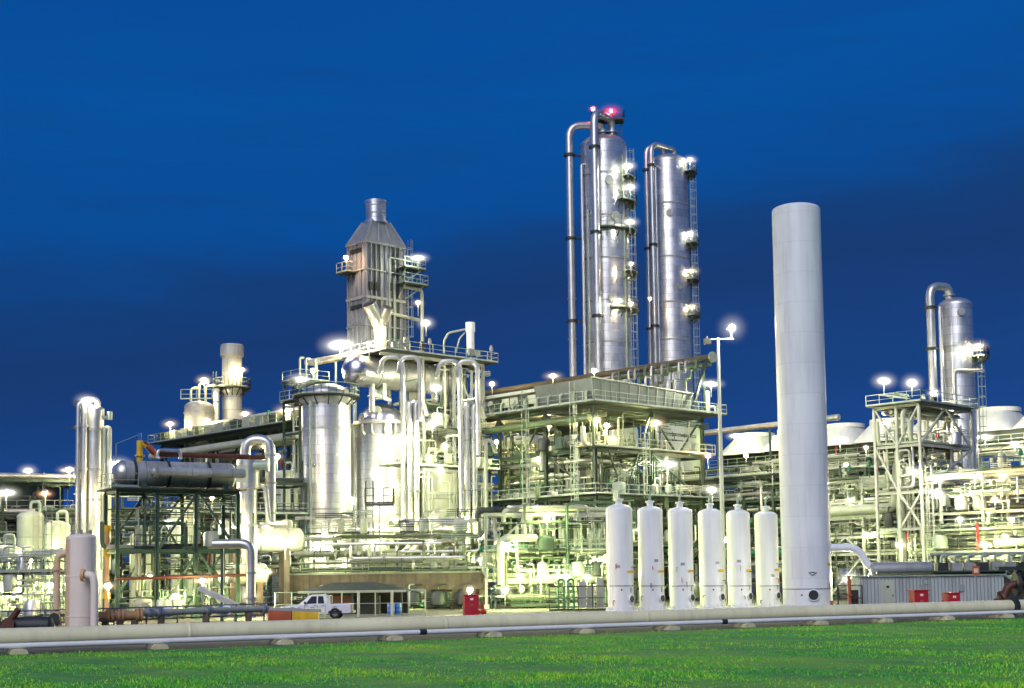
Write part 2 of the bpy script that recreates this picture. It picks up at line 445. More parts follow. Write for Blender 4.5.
def fine(t, u0, u1, v0, v1, zs, n, seed, mats, face='u'):
    """small-bore risers, conduits, hangers and short rails crowding the faces of a rack"""
    rg = random.Random(seed)
    zs = sorted(zs)
    for i in range(n):
        k = rg.random(); r = rg.uniform(.03, .075)
        z0 = rg.choice(zs[:-1]); z1 = zs[zs.index(z0) + 1]
        f = (lambda s, o, z: (s, o, z)) if face == 'u' else (lambda s, o, z: (o, s, z))
        a0, a1, b0, b1 = (u0, u1, v0, v1) if face == 'u' else (v0, v1, u0, u1)
        s = rg.uniform(a0, a1); o = b0 + (b1 - b0) * rg.random() ** 1.6
        m = rg.choice(mats)
        if k < .42:
            q = MB(); h = rg.uniform(.3, 1.5)
            q.tube([f(s, o, z0), f(s, o, z1 - h), f(s + rg.choice((-1, 1)) * rg.uniform(.5, 2.2), o, z1 - h)], r, 6, .2)
            zz_ = rg.uniform(z0 + .6, z0 + 1.6); q.tube([f(s, o, zz_), f(s, o, zz_ + .3)], r * 2.2, 8); q.build('riser', m, t)
        elif k < .72:
            L = rg.uniform(2, 7); z = rg.uniform(z0 + .4, z1 - .3); e = min(a1, s + L); q = MB()
            c = rg.randint(1, 4)
            for j in range(c): q.tube([f(s, o, z + j * .17), f(e, o, z + j * .17)], r * .8, 6)
            for j in range(max(1, int((e - s) / 2))): q.bar(f(s + 1 + j * 2, o + .05, z - .15), f(s + 1 + j * 2, o + .05, z + c * .17), .06)
            q.build('conduit', m, t)
        elif k < .86:
            L = rg.uniform(2, 5); e = min(a1, s + L); z = z0 + .25
            MB().rail([f(s, o, z), f(e, o, z)], 1.05, .055, 1.2).box([(p + q_) / 2 for p, q_ in zip(f(s, o, z - .05), f(e, o, z - .05))], [max(.8, abs(q_ - p)) if abs(q_ - p) > .01 else (.8 if ax < 2 else .06) for ax, (p, q_) in enumerate(zip(f(s, o, z), f(e, o, z)))]).build('catwalk', rg.choice([GALV, LGREEN]), t)
        else:
            q = MB(); w = rg.uniform(.35, .8); z = z0 + .2
            q.lathe([(.001, 0), (w * .8, .02), (w, .15), (w, 1.1), (w * .8, 1.35), (.001, 1.45)], 14, f(s, o, z)); q.tube([f(s, o, z + 1.3), f(s, o, z + 2.0), f(s + .8, o, z + 2.0)], .08, 6, .2)
            q.build('small_drum', m, t)
# ================================================================ THE SETTING: ground, yard, grass
def sheet(name, pts, z, m):
    me = bpy.data.meshes.new(name); me.from_pydata([(x, y, z) for x, y in pts], [], [tuple(range(len(pts)))])
    me.materials.append(m); o = bpy.data.objects.new(name, me); COL.objects.link(o); o['kind'] = 'structure'
    return o
def ground_mat(name, c1, c2, c3, s1, s2, bump=0.5):
    m = bpy.data.materials.new(name); nt, N, L, B = nodes(m)
    tc = N.new('ShaderNodeTexCoord')
    a = N.new('ShaderNodeTexNoise'); a.inputs['Scale'].default_value = s1; a.inputs['Detail'].default_value = 7; a.inputs['Roughness'].default_value = 0.65
    b = N.new('ShaderNodeTexNoise'); b.inputs['Scale'].default_value = s2; b.inputs['Detail'].default_value = 4
    for n in (a, b): L.new(tc.outputs['Object'], n.inputs['Vector'])
    r = N.new('ShaderNodeValToRGB'); e = r.color_ramp.elements
    e[0].position = 0.36; e[0].color = (*c1, 1); e[1].position = 0.66; e[1].color = (*c2, 1)
    L.new(a.outputs['Fac'], r.inputs[0])
    mx = N.new('ShaderNodeMix'); mx.data_type = 'RGBA'; L.new(r.outputs[0], mx.inputs['A']); mx.inputs['B'].default_value = (*c3, 1)
    rr = N.new('ShaderNodeMapRange'); rr.inputs[1].default_value = 0.45; rr.inputs[2].default_value = 0.7; L.new(b.outputs['Fac'], rr.inputs[0])
    L.new(rr.outputs[0], mx.inputs['Factor']); L.new(mx.outputs['Result'], B.inputs['Base Color'])
    B.inputs['Roughness'].default_value = 0.9
    bp = N.new('ShaderNodeBump'); bp.inputs['Strength'].default_value = bump; bp.inputs['Distance'].default_value = 0.1
    L.new(a.outputs['Fac'], bp.inputs['Height']); L.new(bp.outputs[0], B.inputs['Normal'])
    return m
sheet('ground', [(-3000, -200), (3000, -200), (3000, 4000), (-3000, 4000)], 0.0, ground_mat('bare earth', (0.05, 0.045, 0.03), (0.11, 0.095, 0.06), (0.08, 0.07, 0.05), 0.4, 0.05))
# pipeline line: runs to the right and away
PL0 = W(-40, 640, 56.5); PL1 = W(1014, 617, 85.5)
PLD = Vector((PL1.x - PL0.x, PL1.y - PL0.y, 0)).normalized(); PLN = Vector((PLD.y, -PLD.x, 0))   # PLN points to the viewer
def pl(s, off=0.0, z=0.0):
    p = Vector((PL0.x, PL0.y, 0)) + PLD * s + PLN * off; return Vector((p.x, p.y, z))
PLEN = (Vector((PL1.x, PL1.y, 0)) - Vector((PL0.x, PL0.y, 0))).length
e0, e1 = pl(-160, 1.7), pl(320, 1.7)
sheet('grass_field', [(-160, -40), (300, -40), (e1.x, e1.y), (e0.x, e0.y)], 0.004, ground_mat('turf', (0.022, 0.20, 0.03), (0.075, 0.36, 0.035), (0.21, 0.42, 0.025), 0.9, 0.12, 1.0))
f0, f1 = pl(-160, -2.2), pl(320, -2.2)
sheet('plant_yard', [(f0.x, f0.y), (f1.x, f1.y), (420, 420), (-420, 420)], 0.004, ground_mat('gravel yard', (0.10, 0.10, 0.08), (0.16, 0.155, 0.12), (0.08, 0.08, 0.065), 1.5, 0.1))

def grass():
    rg = np.random.default_rng(3)
    n = 150000
    y = 31 + 58 * rg.random(n) ** 1.25
    x = (rg.random(n) * 2 - 1) * (y * 0.385 + 1.5)
    s = (x - PL0.x) * PLN.x + (y - PL0.y) * PLN.y
    pat = np.sin(x * 0.55 + 1.3 * np.sin(y * 0.4)) + np.sin(y * 0.8 + 0.8 * np.sin(x * 0.35) + 1.0) + np.sin(x * 1.7 + y * 1.1)
    keep = (s > 1.25) & (rg.random(n) < np.clip(0.55 + 0.22 * pat, 0.12, 1)) & ((s > 3) | (rg.random(n) < 0.5))
    x, y, pat, s = x[keep], y[keep], pat[keep], s[keep]; n = len(x)
    h = (0.03 + 0.055 * rg.random(n)) * np.clip(1 + 0.28 * pat, 0.5, 2.0)
    a = rg.random(n) * 2 * np.pi; w = 0.012 + 0.016 * rg.random(n)
    lean = rg.normal(0, 0.45, (n, 2)) * h[:, None]
    V = np.zeros((n, 3, 3), dtype=np.float32)
    V[:, 0] = np.stack([x - w * np.cos(a), y - w * np.sin(a), np.full(n, 0.0)], 1)
    V[:, 1] = np.stack([x + w * np.cos(a), y + w * np.sin(a), np.full(n, 0.0)], 1)
    V[:, 2] = np.stack([x + lean[:, 0], y + lean[:, 1], h], 1)
    me = bpy.data.meshes.new('grass')
    me.vertices.add(n * 3); me.loops.add(n * 3); me.polygons.add(n)
    me.vertices.foreach_set('co', V.reshape(-1)); me.loops.foreach_set('vertex_index', np.arange(n * 3, dtype=np.int32))
    me.polygons.foreach_set('loop_start', np.arange(0, n * 3, 3, dtype=np.int32)); me.polygons.foreach_set('loop_total', np.full(n, 3, dtype=np.int32))
    me.update(calc_edges=True)
    m = bpy.data.materials.new('grass blades'); nt, N, L, B = nodes(m)
    g = N.new('ShaderNodeNewGeometry'); tc = N.new('ShaderNodeTexCoord')
    no = N.new('ShaderNodeTexNoise'); no.inputs['Scale'].default_value = 0.16; no.inputs['Detail'].default_value = 6; no.inputs['Roughness'].default_value = .65; L.new(tc.outputs['Object'], no.inputs['Vector'])
    ad = N.new('ShaderNodeMath'); ad.operation = 'MULTIPLY_ADD'; ad.inputs[1].default_value = 0.28; L.new(g.outputs['Random Per Island'], ad.inputs[0]); L.new(no.outputs['Fac'], ad.inputs[2])
    r = N.new('ShaderNodeValToRGB'); e = r.color_ramp.elements
    e[0].position = 0.42; e[0].color = (0.02, 0.34, 0.06, 1); e[1].position = 0.86; e[1].color = (0.58, 0.84, 0.03, 1)
    q = e.new(0.62); q.color = (0.15, 0.62, 0.045, 1)
    L.new(ad.outputs[0], r.inputs[0]); L.new(r.outputs[0], B.inputs['Base Color']); B.inputs['Roughness'].default_value = 0.7
    me.materials.append(m)
    o = bpy.data.objects.new('grass', me); COL.objects.link(o); o['kind'] = 'stuff'; o['label'] = 'short uneven green grass in front of the pipeline'; o['category'] = 'grass'
grass()

# ================================================================ FOREGROUND ALONG THE PIPELINE
ang = math.atan2(PLD.y, PLD.x)
t = thing('pipeline', 'thick cream pipeline lying low across the whole foreground behind the grass', 'pipeline', pl(0), ang)
ZP, RP = 0.66, 0.38
MB().tube([(-60, 0, ZP), (PLEN - 0.3, 0, ZP)], RP, 28).build('pipe', CREAM, t)
for s in (9.2, 21.5, 33, 45.5): MB().lathe([(RP + 0.004, 0), (RP + 0.018, 0.02), (RP + 0.018, 0.12), (RP + 0.004, 0.14)], 28, (s, 0, ZP), 'x').build('weld_band', CREAM, t)
q = MB(); q.flange((PLEN - 0.25, 0, ZP), (1, 0, 0), 0.56, 0.14, 28); q.flange((PLEN - 0.08, 0, ZP), (1, 0, 0), 0.56, 0.14, 28)
for k in range(12):
    a = 2 * PI * k / 12; q.tube([(PLEN - 0.4, 0.47 * math.cos(a), ZP + 0.47 * math.sin(a)), (PLEN + 0.1, 0.47 * math.cos(a), ZP + 0.47 * math.sin(a))], 0.03, 6)
q.build('flange', DARK, t)
MB().tube([(PLEN, 0, ZP), (PLEN + 40, 0, ZP)], RP, 28).build('pipe', CREAM, t)
t = thing('slim_pipe', 'slim bright white pipe running along the grass edge in front of the thick pipeline', 'pipe', pl(0, 0.62), ang)
MB().tube([(-60, 0, 0.34), (18, 0, 0.33), (34, 0, 0.34), (52, 0, 0.31), (PLEN + 40, 0, 0.34)], 0.115, 14, 2.0).build('pipe', mat('fresh white pipe paint', (.93, .92, .88), 0, .35, .05, .1, .5), t)
for s in (20, 37.5): MB().tube([(s, 0, 0.335), (s + 0.35, 0, 0.335)], 0.13, 12).build('coupling', DARK, t)
sl = []
for px in (18, 155, 278, 388, 486, 578, 660, 737, 807, 872, 933, 992):
    tt = (px - 512) / F
    s = (tt * PL0.y - PL0.x) / (PLD.x - tt * PLD.y); sl.append(s)
for i, s in enumerate(sl):
    q = MB(); k = 0.62
    # rounded saddle block: flat foot, arched top
    prof = [(-0.34, 0.0), (0.34, 0.0), (0.32, 0.12), (0.25, 0.19), (0.12, 0.225), (-0.12, 0.225), (-0.25, 0.19), (-0.32, 0.12)]
    vs = [(x, y, z) for y in (-1.0, 0.45) for x, z in prof]
    n = len(prof)
    q._add(vs, [tuple(range(n)), tuple(range(n, 2 * n))[::-1]] + [(j, (j + 1) % n, n + (j + 1) % n, n + j) for j in range(n)])
    o = q.build('pipe_support', CONCL, None, loc=pl(s + rnd(-.1, .1)))
    o.rotation_euler = (0, 0, ang + rnd(-.06, .06))
    tag(o, f'pale concrete saddle block under the cream pipeline, {ORD[i]} of the row', 'concrete block', 'concrete saddle blocks under the pipeline')

# guard rail on the left behind the pipeline
a, b = W(-30, 610, 70), W(264, 606, 84)
t = thing('guard_rail', 'thin grey two-bar guard rail behind the left end of the pipeline', 'railing', (a.x, a.y, 0))
d = Vector((b.x - a.x, b.y - a.y, 0)); n = 9
for i in range(n + 1):
    p = d * i / n; MB().tube([p, p + Vector((0, 0, 1.45))], 0.05, 6).build('post', RAILM, t)
for z in (1.45, 0.8): MB().tube([Vector((0, 0, z)), d + Vector((0, 0, z))], 0.045, 6).build('bar', RAILM, t)
for k, c in ((0.62, WHITE), (0.84, WHITE)):
    p = d * k
    o = MB().box((p.x, p.y - 0.05, 1.15), (0.8, 0.03, 0.55)).build('notice_board', c, t)
    MB().box((p.x - 0.2, p.y - 0.072, 1.2), (0.3, 0.01, 0.35)).build('blue_panel', BLUE, o)
    MB().box((p.x + 0.2, p.y - 0.072, 1.15), (0.28, 0.01, 0.3)).build('orange_panel', ORANGE, o)

# white and orange filter vessel on the left
p = W(81, 600, 74)
t = thing('filter_vessel', 'stout white vessel with peach orange side pipe standing at the left behind the pipeline', 'vessel', (p.x, p.y, 0))
r = M(30, 74) / 2; zt = Z(527, 74)
MB().lathe([(r, 0), (r, zt - 0.25)] + head(r, zt - 0.25, 0.3), 32).build('shell', WARMW, t)
MB().lathe([(r + 0.004, 0), (r + 0.004, zt - 0.35)], 24, a0=R(165), a1=R(240)).build('orange_side', PEACH, t)
for z in (1.1, 3.2): MB().ring(z, r, 0.02, 0.06).build('weld_band', WARMW, t)
q = MB().tube([(-r + 0.2, -0.2, zt - 1.0), (-r - 0.42, -0.2, zt - 1.2), (-r - 0.42, -0.2, 0.9), (-r - 0.1, -0.2, 0.2)], 0.17, 12)
for z in (1.3, zt - 1.9): q.flange((-r - 0.42, -0.2, z), (0, 0, 1), 0.27)
q.build('side_pipe', PEACH, t)
q = MB().tube([(0.5, -r + 0.1, 3.25), (0.5, -r - 0.35, 3.25), (0.95, -r - 0.35, 3.25), (1.05, -r - 0.35, 2.8), (1.05, -r - 0.35, 0.3)], 0.2, 12, 0.45); q.build('elbow_pipe', WARMW, t)
MB().flange((0.45, -r - 0.35, 3.25), (1, 0, 0), 0.33, 0.16, 16).build('flange', ORANGE, t)
q = MB(); q.tube([(-r - .42, -.55, 1.0), (-r - .42, -.2, 1.0)], 0.04, 6); q.tube([(-r - .42, -.55, 1.0), (-r - .42, -.6, 1.0)], 0.3, 14); q.build('hand_wheel', DARK, t)
for k in range(6): MB().tube([(0.5 * math.cos(k), 0.5 * math.sin(k), zt - 0.1), (0.5 * math.cos(k), 0.5 * math.sin(k), zt + 0.16)], 0.06, 6).build('nozzle', SHEET, t)

def lying_pipe(label, px0, px1, py, d0, d1, r, m, flg=(), fm=None, name='process_pipe', riser=None):
    a, b = W(px0, py, d0), W(px1, py, d1)
    t = thing(name, label, 'pipe', (a.x, a.y, 0))
    z = a.z; dv = Vector((b.x - a.x, b.y - a.y, 0))
    pts = [Vector((0, 0, z)), dv + Vector((0, 0, z))]
    if riser: pts.append(dv + Vector((0, 0, z + riser)))
    MB().tube(pts, r, 16, r * 3).build('pipe', m, t)
    for k in flg:
        q = MB(); c = dv * k + Vector((0, 0, z)); q.flange(c, dv, r * 1.5, 0.14, 16); q.flange(c + dv.normalized() * 0.2, dv, r * 1.5, 0.14, 16); q.build('flange', fm or m, t)
    for k in (0.15, 0.5, 0.85):
        c = dv * k; MB().box((c.x, c.y, (z - r) / 2), (0.3, 0.4, max(0.05, z - r))).build('pipe_foot', CONC, t)
    return t
lying_pipe('short peach orange pipe with flanges beside the white and orange vessel', 99, 141, 616, 76, 77, 0.24, ORANGE, (0.2, 0.45, 0.9), ORANGE)
lying_pipe('long grey flanged pipe lying between the orange pipe and the red block', 141, 266, 613, 77, 84, 0.18, PIPEW, (0.05, 0.12, 0.5, 0.97), STAIN)
# inclined chute of bare metal
a, b = W(200, 588, 92), W(232, 607, 90)
t = thing('metal_chute', 'shiny slanting metal chute among the green frame legs', 'chute', (a.x, a.y, 0))
v = b - a
for k in (-0.45, 0.45): MB().bar((0, k, a.z), (v.x, k, b.z), 0.06, 0.3).build('side_plate', STAIN, t)
MB().bar((0, 0, a.z - 0.1), (v.x, 0, b.z - 0.1), 0.9, 0.04).build('slide_plate', STAIN, t)
MB().bar((v.x, 0, b.z - 0.05), (v.x + 5.5, 0, b.z - 0.35), 0.9, 0.2).build('outlet_tray', SHEET, t)
for x in (0.2, v.x - 0.2): MB().bar((x, 0, 0), (x, 0, a.z - 0.25 if x < 1 else b.z - 0.2), 0.12).build('leg', GALV, t)

# black and red pump at the far left
p = W(18, 612, 70)
t = thing('pump_set', 'dark pump skid with a red valve at the far left edge', 'pump', (p.x, p.y, 0))
MB().box((0.2, 0, 0.15), (3.4, 1.2, 0.3)).build('skid', DARK, t)
MB().lathe(head(0.42, -1.2, 0.4, up=-1)[::-1] + head(0.42, 0.6, 0.4), 18, (1.0, 0, 0.78), 'x').build('motor', DARK, t)
q = MB().tube([(-1.6, -0.2, 0.5), (-0.7, -0.2, 0.5), (-0.2, -0.2, 1.15), (0.1, -0.2, 1.6)], 0.16, 10); q.flange((-0.7, -.2, 0.5), (1, 0, 0), 0.3); q.tube([(-.3, -.5, .85), (-.3, -.56, .85)], .32, 14); q.build('valve', MAROON, t)
MB().box((-1.5, 0.5, 0.65), (1.1, 0.2, 0.7)).build('control_panel', DARK, t)

# red and yellow barrier blocks
for lb, px0, px1, m in (('orange red concrete barrier block in front of the pickup bonnet', 268.5, 292, BRICK), ('yellow concrete barrier block in front of the pickup door', 292.6, 319, YELLOW)):
    d = 95; a, b = W(px0, 612, d), W(px1, 612, d); L_ = b.x - a.x; H = 0.88
    t = thing('barrier_block', lb, 'barrier', ((a.x + b.x) / 2, d, 0), 0, 'coloured barrier blocks')
    q = MB(); pr = [(-0.42, 0), (0.42, 0), (0.42, 0.12), (0.34, 0.2), (0.32, H - 0.04), (0.28, H), (-0.28, H), (-0.32, H - 0.04), (-0.34, 0.2), (-0.42, 0.12)]
    n = len(pr); vs = [(x, y, z) for x in (-L_ / 2 + 0.01, L_ / 2 - 0.01) for y, z in pr]
    q._add(vs, [tuple(range(n)), tuple(range(n, 2 * n))[::-1]] + [(j, (j + 1) % n, n + (j + 1) % n, n + j) for j in range(n)])
    q.build('block', m, t)
    for x in (-L_ / 4, L_ / 4): MB().tube([(x - 0.12, 0, H - 0.03), (x - 0.12, 0, H + 0.1), (x + 0.12, 0, H + 0.1), (x + 0.12, 0, H - 0.03)], 0.02, 6, 0.04).build('lifting_loop', DARK, t)

# ---------------------------------------------------------------- pickup truck (nose to the left)
def pickup():
    d = 103
    x0, x1 = X(281, d), X(352, d)
    t = thing('pickup_truck', 'white four-door pickup truck parked beside the dark-roofed shed', 'pickup truck', ((x0 + x1) / 2, d, 0), 0)
    L_ = x1 - x0; h = L_ / 2; wd = 0.9
    def loft(secs):
        """secs: (x, [(y, z) ...]) rings from nose to tail"""
        q = MB(); n = len(secs[0][1])
        vs = [(x, y, z) for x, ring in secs for y, z in ring]
        fs = [(i * n + j, i * n + (j + 1) % n, (i + 1) * n + (j + 1) % n, (i + 1) * n + j) for i in range(len(secs) - 1) for j in range(n)]
        fs += [tuple(range(n))[::-1], tuple((len(secs) - 1) * n + j for j in range(n))]
        return q._add(vs, fs)
    def ring(w, zb, zt, r=0.09):
        return [(-w, zb), (w, zb), (w + 0.02, zb + 0.35), (w, zt - r), (w - r, zt), (-w + r, zt), (-w, zt - r), (-w - 0.02, zb + 0.35)]
    wf, wr, wz, wr_ = -h + 0.95, h - 1.15, 0.40, 0.40
    # body shell with rounded nose, arches are cut by separate dark liners set proud
    body = loft([(-h, ring(wd - 0.12, 0.45, 0.80)), (-h + 0.08, ring(wd - 0.04, 0.38, 0.92)), (-h + 0.5, ring(wd, 0.36, 0.99)), (-h + 1.45, ring(wd, 0.36, 1.06)),
                 (-h + 1.9, ring(wd, 0.36, 1.08)), (h - 1.75, ring(wd, 0.36, 1.08)), (h - 0.06, ring(wd, 0.42, 1.10)), (h, ring(wd - 0.05, 0.46, 1.05))]).build('body', CAR, t)
    cab = [(-h + 1.40, 0.80, 1.04, 1.06), (-h + 2.12, 0.74, 1.04, 1.70), (-h + 2.35, 0.72, 1.04, 1.78), (h - 2.05, 0.72, 1.04, 1.79), (h - 1.80, 0.74, 1.04, 1.72), (h - 1.62, 0.78, 1.04, 1.10)]
    loft([(x, [(-wd + 0.03, zb), (wd - 0.03, zb), (w, zt - 0.06), (w - 0.1, zt), (-w + 0.1, zt), (-w, zt - 0.06)]) for x, w, zb, zt in cab]).build('cab', CAR, t)
    for sy in (-1, 1):
        y0, y1 = sy * (wd + 0.002), sy * 0.775
        def pane(pts, nm):
            k = len(pts); yz = lambda z: y0 + (y1 - y0) * (z - 1.06) / 0.65 + sy * 0.012
            vs = [(x, yz(z), z) for x, z in pts] + [(x, yz(z) - sy * 0.03, z) for x, z in pts]
            MB()._add(vs, [tuple(range(k)), tuple(range(k, 2 * k))[::-1]] + [(j, (j + 1) % k, k + (j + 1) % k, k + j) for j in range(k)]).build(nm, GLASS, t)
        pane([(-h + 1.95, 1.13), (-h + 2.72, 1.13), (-h + 2.72, 1.66), (-h + 2.42, 1.66), (-h + 2.30, 1.60)], 'window')
        pane([(-h + 2.82, 1.13), (h - 1.93, 1.13), (h - 2.02, 1.66), (-h + 2.82, 1.66)], 'window')
        for x in (-h + 1.85, -h + 2.77, h - 1.84): MB().box((x, sy * (wd + 0.014), 0.75), (0.018, 0.012, 0.6)).build('door_seam', DARK, t)
        for x in (-h + 2.60, h - 2.0): MB().box((x, sy * (wd + 0.03), 0.98), (0.16, 0.03, 0.035)).build('door_handle', DARK, t)
        MB().box((-h + 1.9, sy * (wd + 0.14), 1.2), (0.12, 0.2, 0.17)).build('mirror', DARK, t)
        for wx in (wf, wr):
            MB().lathe([(0.46, -0.14), (0.46, 0.14)], 24, (0, 0, 0)).build('x', DARK, t) if False else None
            q = MB(); y = sy * (wd + 0.012)
            arc = [(wx + 0.5 * math.cos(a), 0.40 + 0.5 * math.sin(a)) for a in [PI * i / 14 for i in range(15)]]
            vs = [(x, y, max(z, 0.37)) for x, z in arc] + [(wx, y, 0.37)] + [(x, y - sy * 0.3, max(z, 0.37)) for x, z in arc] + [(wx, y - sy * 0.3, 0.37)]
            k = len(arc) + 1
            q._add(vs, [(j, j + 1, k - 1) for j in range(k - 2)] + [(j, j + 1, k + j + 1, k + j) for j in range(k - 2)]); q.build('wheel_arch', DARK, t)
            w = MB().lathe([(0.22, -0.12), (wr_ - 0.03, -0.12), (wr_, -0.09), (wr_, 0.09), (wr_ - 0.03, 0.12), (0.22, 0.12), (0.22, -0.12)], 24)
            w.v = [(wx + a, sy * (wd - 0.06) + c, wz + b) for a, b, c in w.v]; wo = w.build('wheel', TYRE, t)
            w = MB().lathe([(0.001, sy * 0.05), (0.08, sy * 0.07), (0.18, sy * 0.02), (0.235, sy * 0.1)], 20)
            w.v = [(wx + a, sy * (wd - 0.06) + c, wz + b) for a, b, c in w.v]; w.build('rim', SHEET, wo)
        MB().box((-h + 0.06, sy * 0.62, 0.78), (0.14, 0.36, 0.16)).build('headlight', GALV, t)
        MB().box((h - 0.01, sy * 0.8, 0.86), (0.08, 0.12, 0.34)).build('tail_light', RED, t)
    q = MB()._add([(-h + 1.50, -0.72, 1.12), (-h + 1.50, 0.72, 1.12), (-h + 2.08, 0.62, 1.63), (-h + 2.08, -0.62, 1.63)], [(0, 1, 2, 3)])
    q.v = [(x - 0.05, y, z + 0.04) for x, y, z in q.v]; q.build('windscreen', GLASS, t)
    q = MB(); q.box((h - 0.9, 0, 1.075), (1.35, 1.5, 0.06)); q.build('bed_floor', DARK, t)
    q = MB(); q.box((h + 0.08, 0, 0.5), (0.16, 1.7, 0.18)); q.build('bumper', SHEET, t)
    MB().box((-h - 0.04, 0, 0.52), (0.16, 1.6, 0.22)).build('bumper', SHEET, t)
    MB().tube([(h - 1.56, -0.72, 1.05), (h - 1.56, -0.66, 1.68), (h - 1.56, 0.66, 1.68), (h - 1.56, 0.72, 1.05)], 0.04, 8, 0.15).build('roll_bar', CAR, t)
pickup()

# ---------------------------------------------------------------- shed with a dark hipped roof, fence in front, drums
d = 112
xa, xb = X(298, d), X(406, d)
t = thing('open_shed', 'long low open shed with a dark blue hipped roof behind the pickup', 'shed', ((xa + xb) / 2, d + 2.5, 0))
w = (xb - xa) / 2; ze, zr = Z(588.5, d), Z(580, d + 2.5) - .35
vs = [(-w, -2.6, ze), (w, -2.6, ze), (w, 2.6, ze), (-w, 2.6, ze), (-w + 2.6, 0, zr + 0.35), (w - 2.6, 0, zr + 0.35)]
q = MB()._add(vs + [(x, y, z - 0.12) for x, y, z in vs[:4]], [(0, 1, 5, 4), (1, 2, 5), (2, 3, 4, 5), (3, 0, 4), (6, 7, 8, 9), (0, 1, 7, 6), (1, 2, 8, 7), (2, 3, 9, 8), (3, 0, 6, 9)])
q.build('roof', ROOF, t)
MB().bar((-w, -2.64, ze - 0.07), (w, -2.64, ze - 0.07), 0.04, 0.18).build('gutter', PIPEW, t)
for x in [-w + 0.4 + i * (2 * w - 0.8) / 4 for i in range(5)]: MB().box((x, -2.3, ze / 2), (0.16, 0.16, ze - 0.1)).build('post', DARK, t)
MB().box((0, 2.3, (ze - .15) / 2), (2 * w - 0.5, 0.1, ze - 0.15)).build('rear_wall', DARK, t)
MB().box((w * 0.1, 0.4, 0.75), (w * 0.7, 1.2, 1.5)).build('stored_crate', DARK, t)
MB().box((-w * 0.25, -0.6, 1.1), (w * 0.4, 1.0, 0.9)).build('work_bench', MAROON, t)
d = 107
a = X(275, d); b = X(425, d)
t = thing('mesh_fence', 'white post and rail fence in front of the dark shed', 'fence', (a, d, 0))
n = 9
for i in range(n + 1):
    MB().tube([((b - a) * i / n, 0, 0), ((b - a) * i / n, 0, 1.95)], 0.05 if i not in (5, 7) else 0.1, 8).build('post', GALV if i not in (5, 7) else BSTEEL, t)
for z in (1.92, 1.0, 0.15): MB().tube([(0, 0, z), (b - a, 0, z)], 0.03, 6).build('rail', GALV, t)
for i, px in enumerate((391, 397)):
    p = W(px, 607, 110)
    t = thing('oil_drum', ['blue plastic drum beside the shed, the left one of two', 'blue plastic drum beside the shed, the right one of two'][i], 'drum', (p.x, 110 + i * .5, 0), 0, 'blue drums by the shed')
    MB().lathe([(0.001, 0), (0.29, 0), (0.30, 0.04), (0.30, 0.3), (0.315, 0.33), (0.30, 0.36), (0.30, 0.62), (0.315, 0.65), (0.30, 0.68), (0.30, 0.9), (0.29, 0.94), (0.25, 0.92), (0.001, 0.92)], 24).build('body', BLUE, t)
    MB().tube([(0.12, 0, 0.9), (0.12, 0, 0.96)], 0.04, 8).build('bung', DARK, t)

# ---------------------------------------------------------------- red cabinets
def red_box(px0, px1, py0, d, label, extra=0):
    a, b = X(px0, d), X(px1, d); zt = Z(py0, d, px0)
    t = thing('fire_cabinet', label, 'red cabinet', ((a + b) / 2, d, 0), R(12), 'red fire cabinets')
    w = (b - a) * 0.86
    MB().box((0, 0, zt / 2), (w, 0.8, zt - 0.1)).build('body', RED, t)
    MB().box((0, 0, zt - 0.03), (w + 0.1, 0.92, 0.06)).build('lid', RED, t)
    for s in (-1, 1):
        dd = MB().box((s * w * 0.235, -0.412, zt / 2), (w * 0.44, 0.024, zt - 0.35)).build('door', RED, t)
        MB().box((s * 0.07, -0.44, zt * 0.55), (0.035, 0.04, 0.16)).build('handle', SHEET, dd)
    MB().box((0, -0.432, zt * 0.8), (0.22, 0.012, 0.14)).build('notice', WHITE, t)
    if extra:
        q = MB().tube([(extra * (w / 2), -.2, 0.4), (extra * (w / 2 + 0.55), -0.2, 0.4)], 0.14, 10); q.flange((extra * (w / 2 + 0.3), -0.2, 0.4), (1, 0, 0), 0.24); q.tube([(extra * (w / 2 + 0.3), -.2, .4), (extra * (w / 2 + 0.3), -.2, .95)], .09, 8)
        q.build('hydrant_valve', RED, t)
red_box(462, 478.5, 594.5, 100, 'red fire cabinet by the concrete deck, far left of the white vessels', 1)
red_box(908.5, 926, 590, 92, 'larger red fire cabinet before the ribbed white building')
red_box(942.5, 957, 592.5, 92, 'smaller red fire cabinet before the ribbed white building', -1)

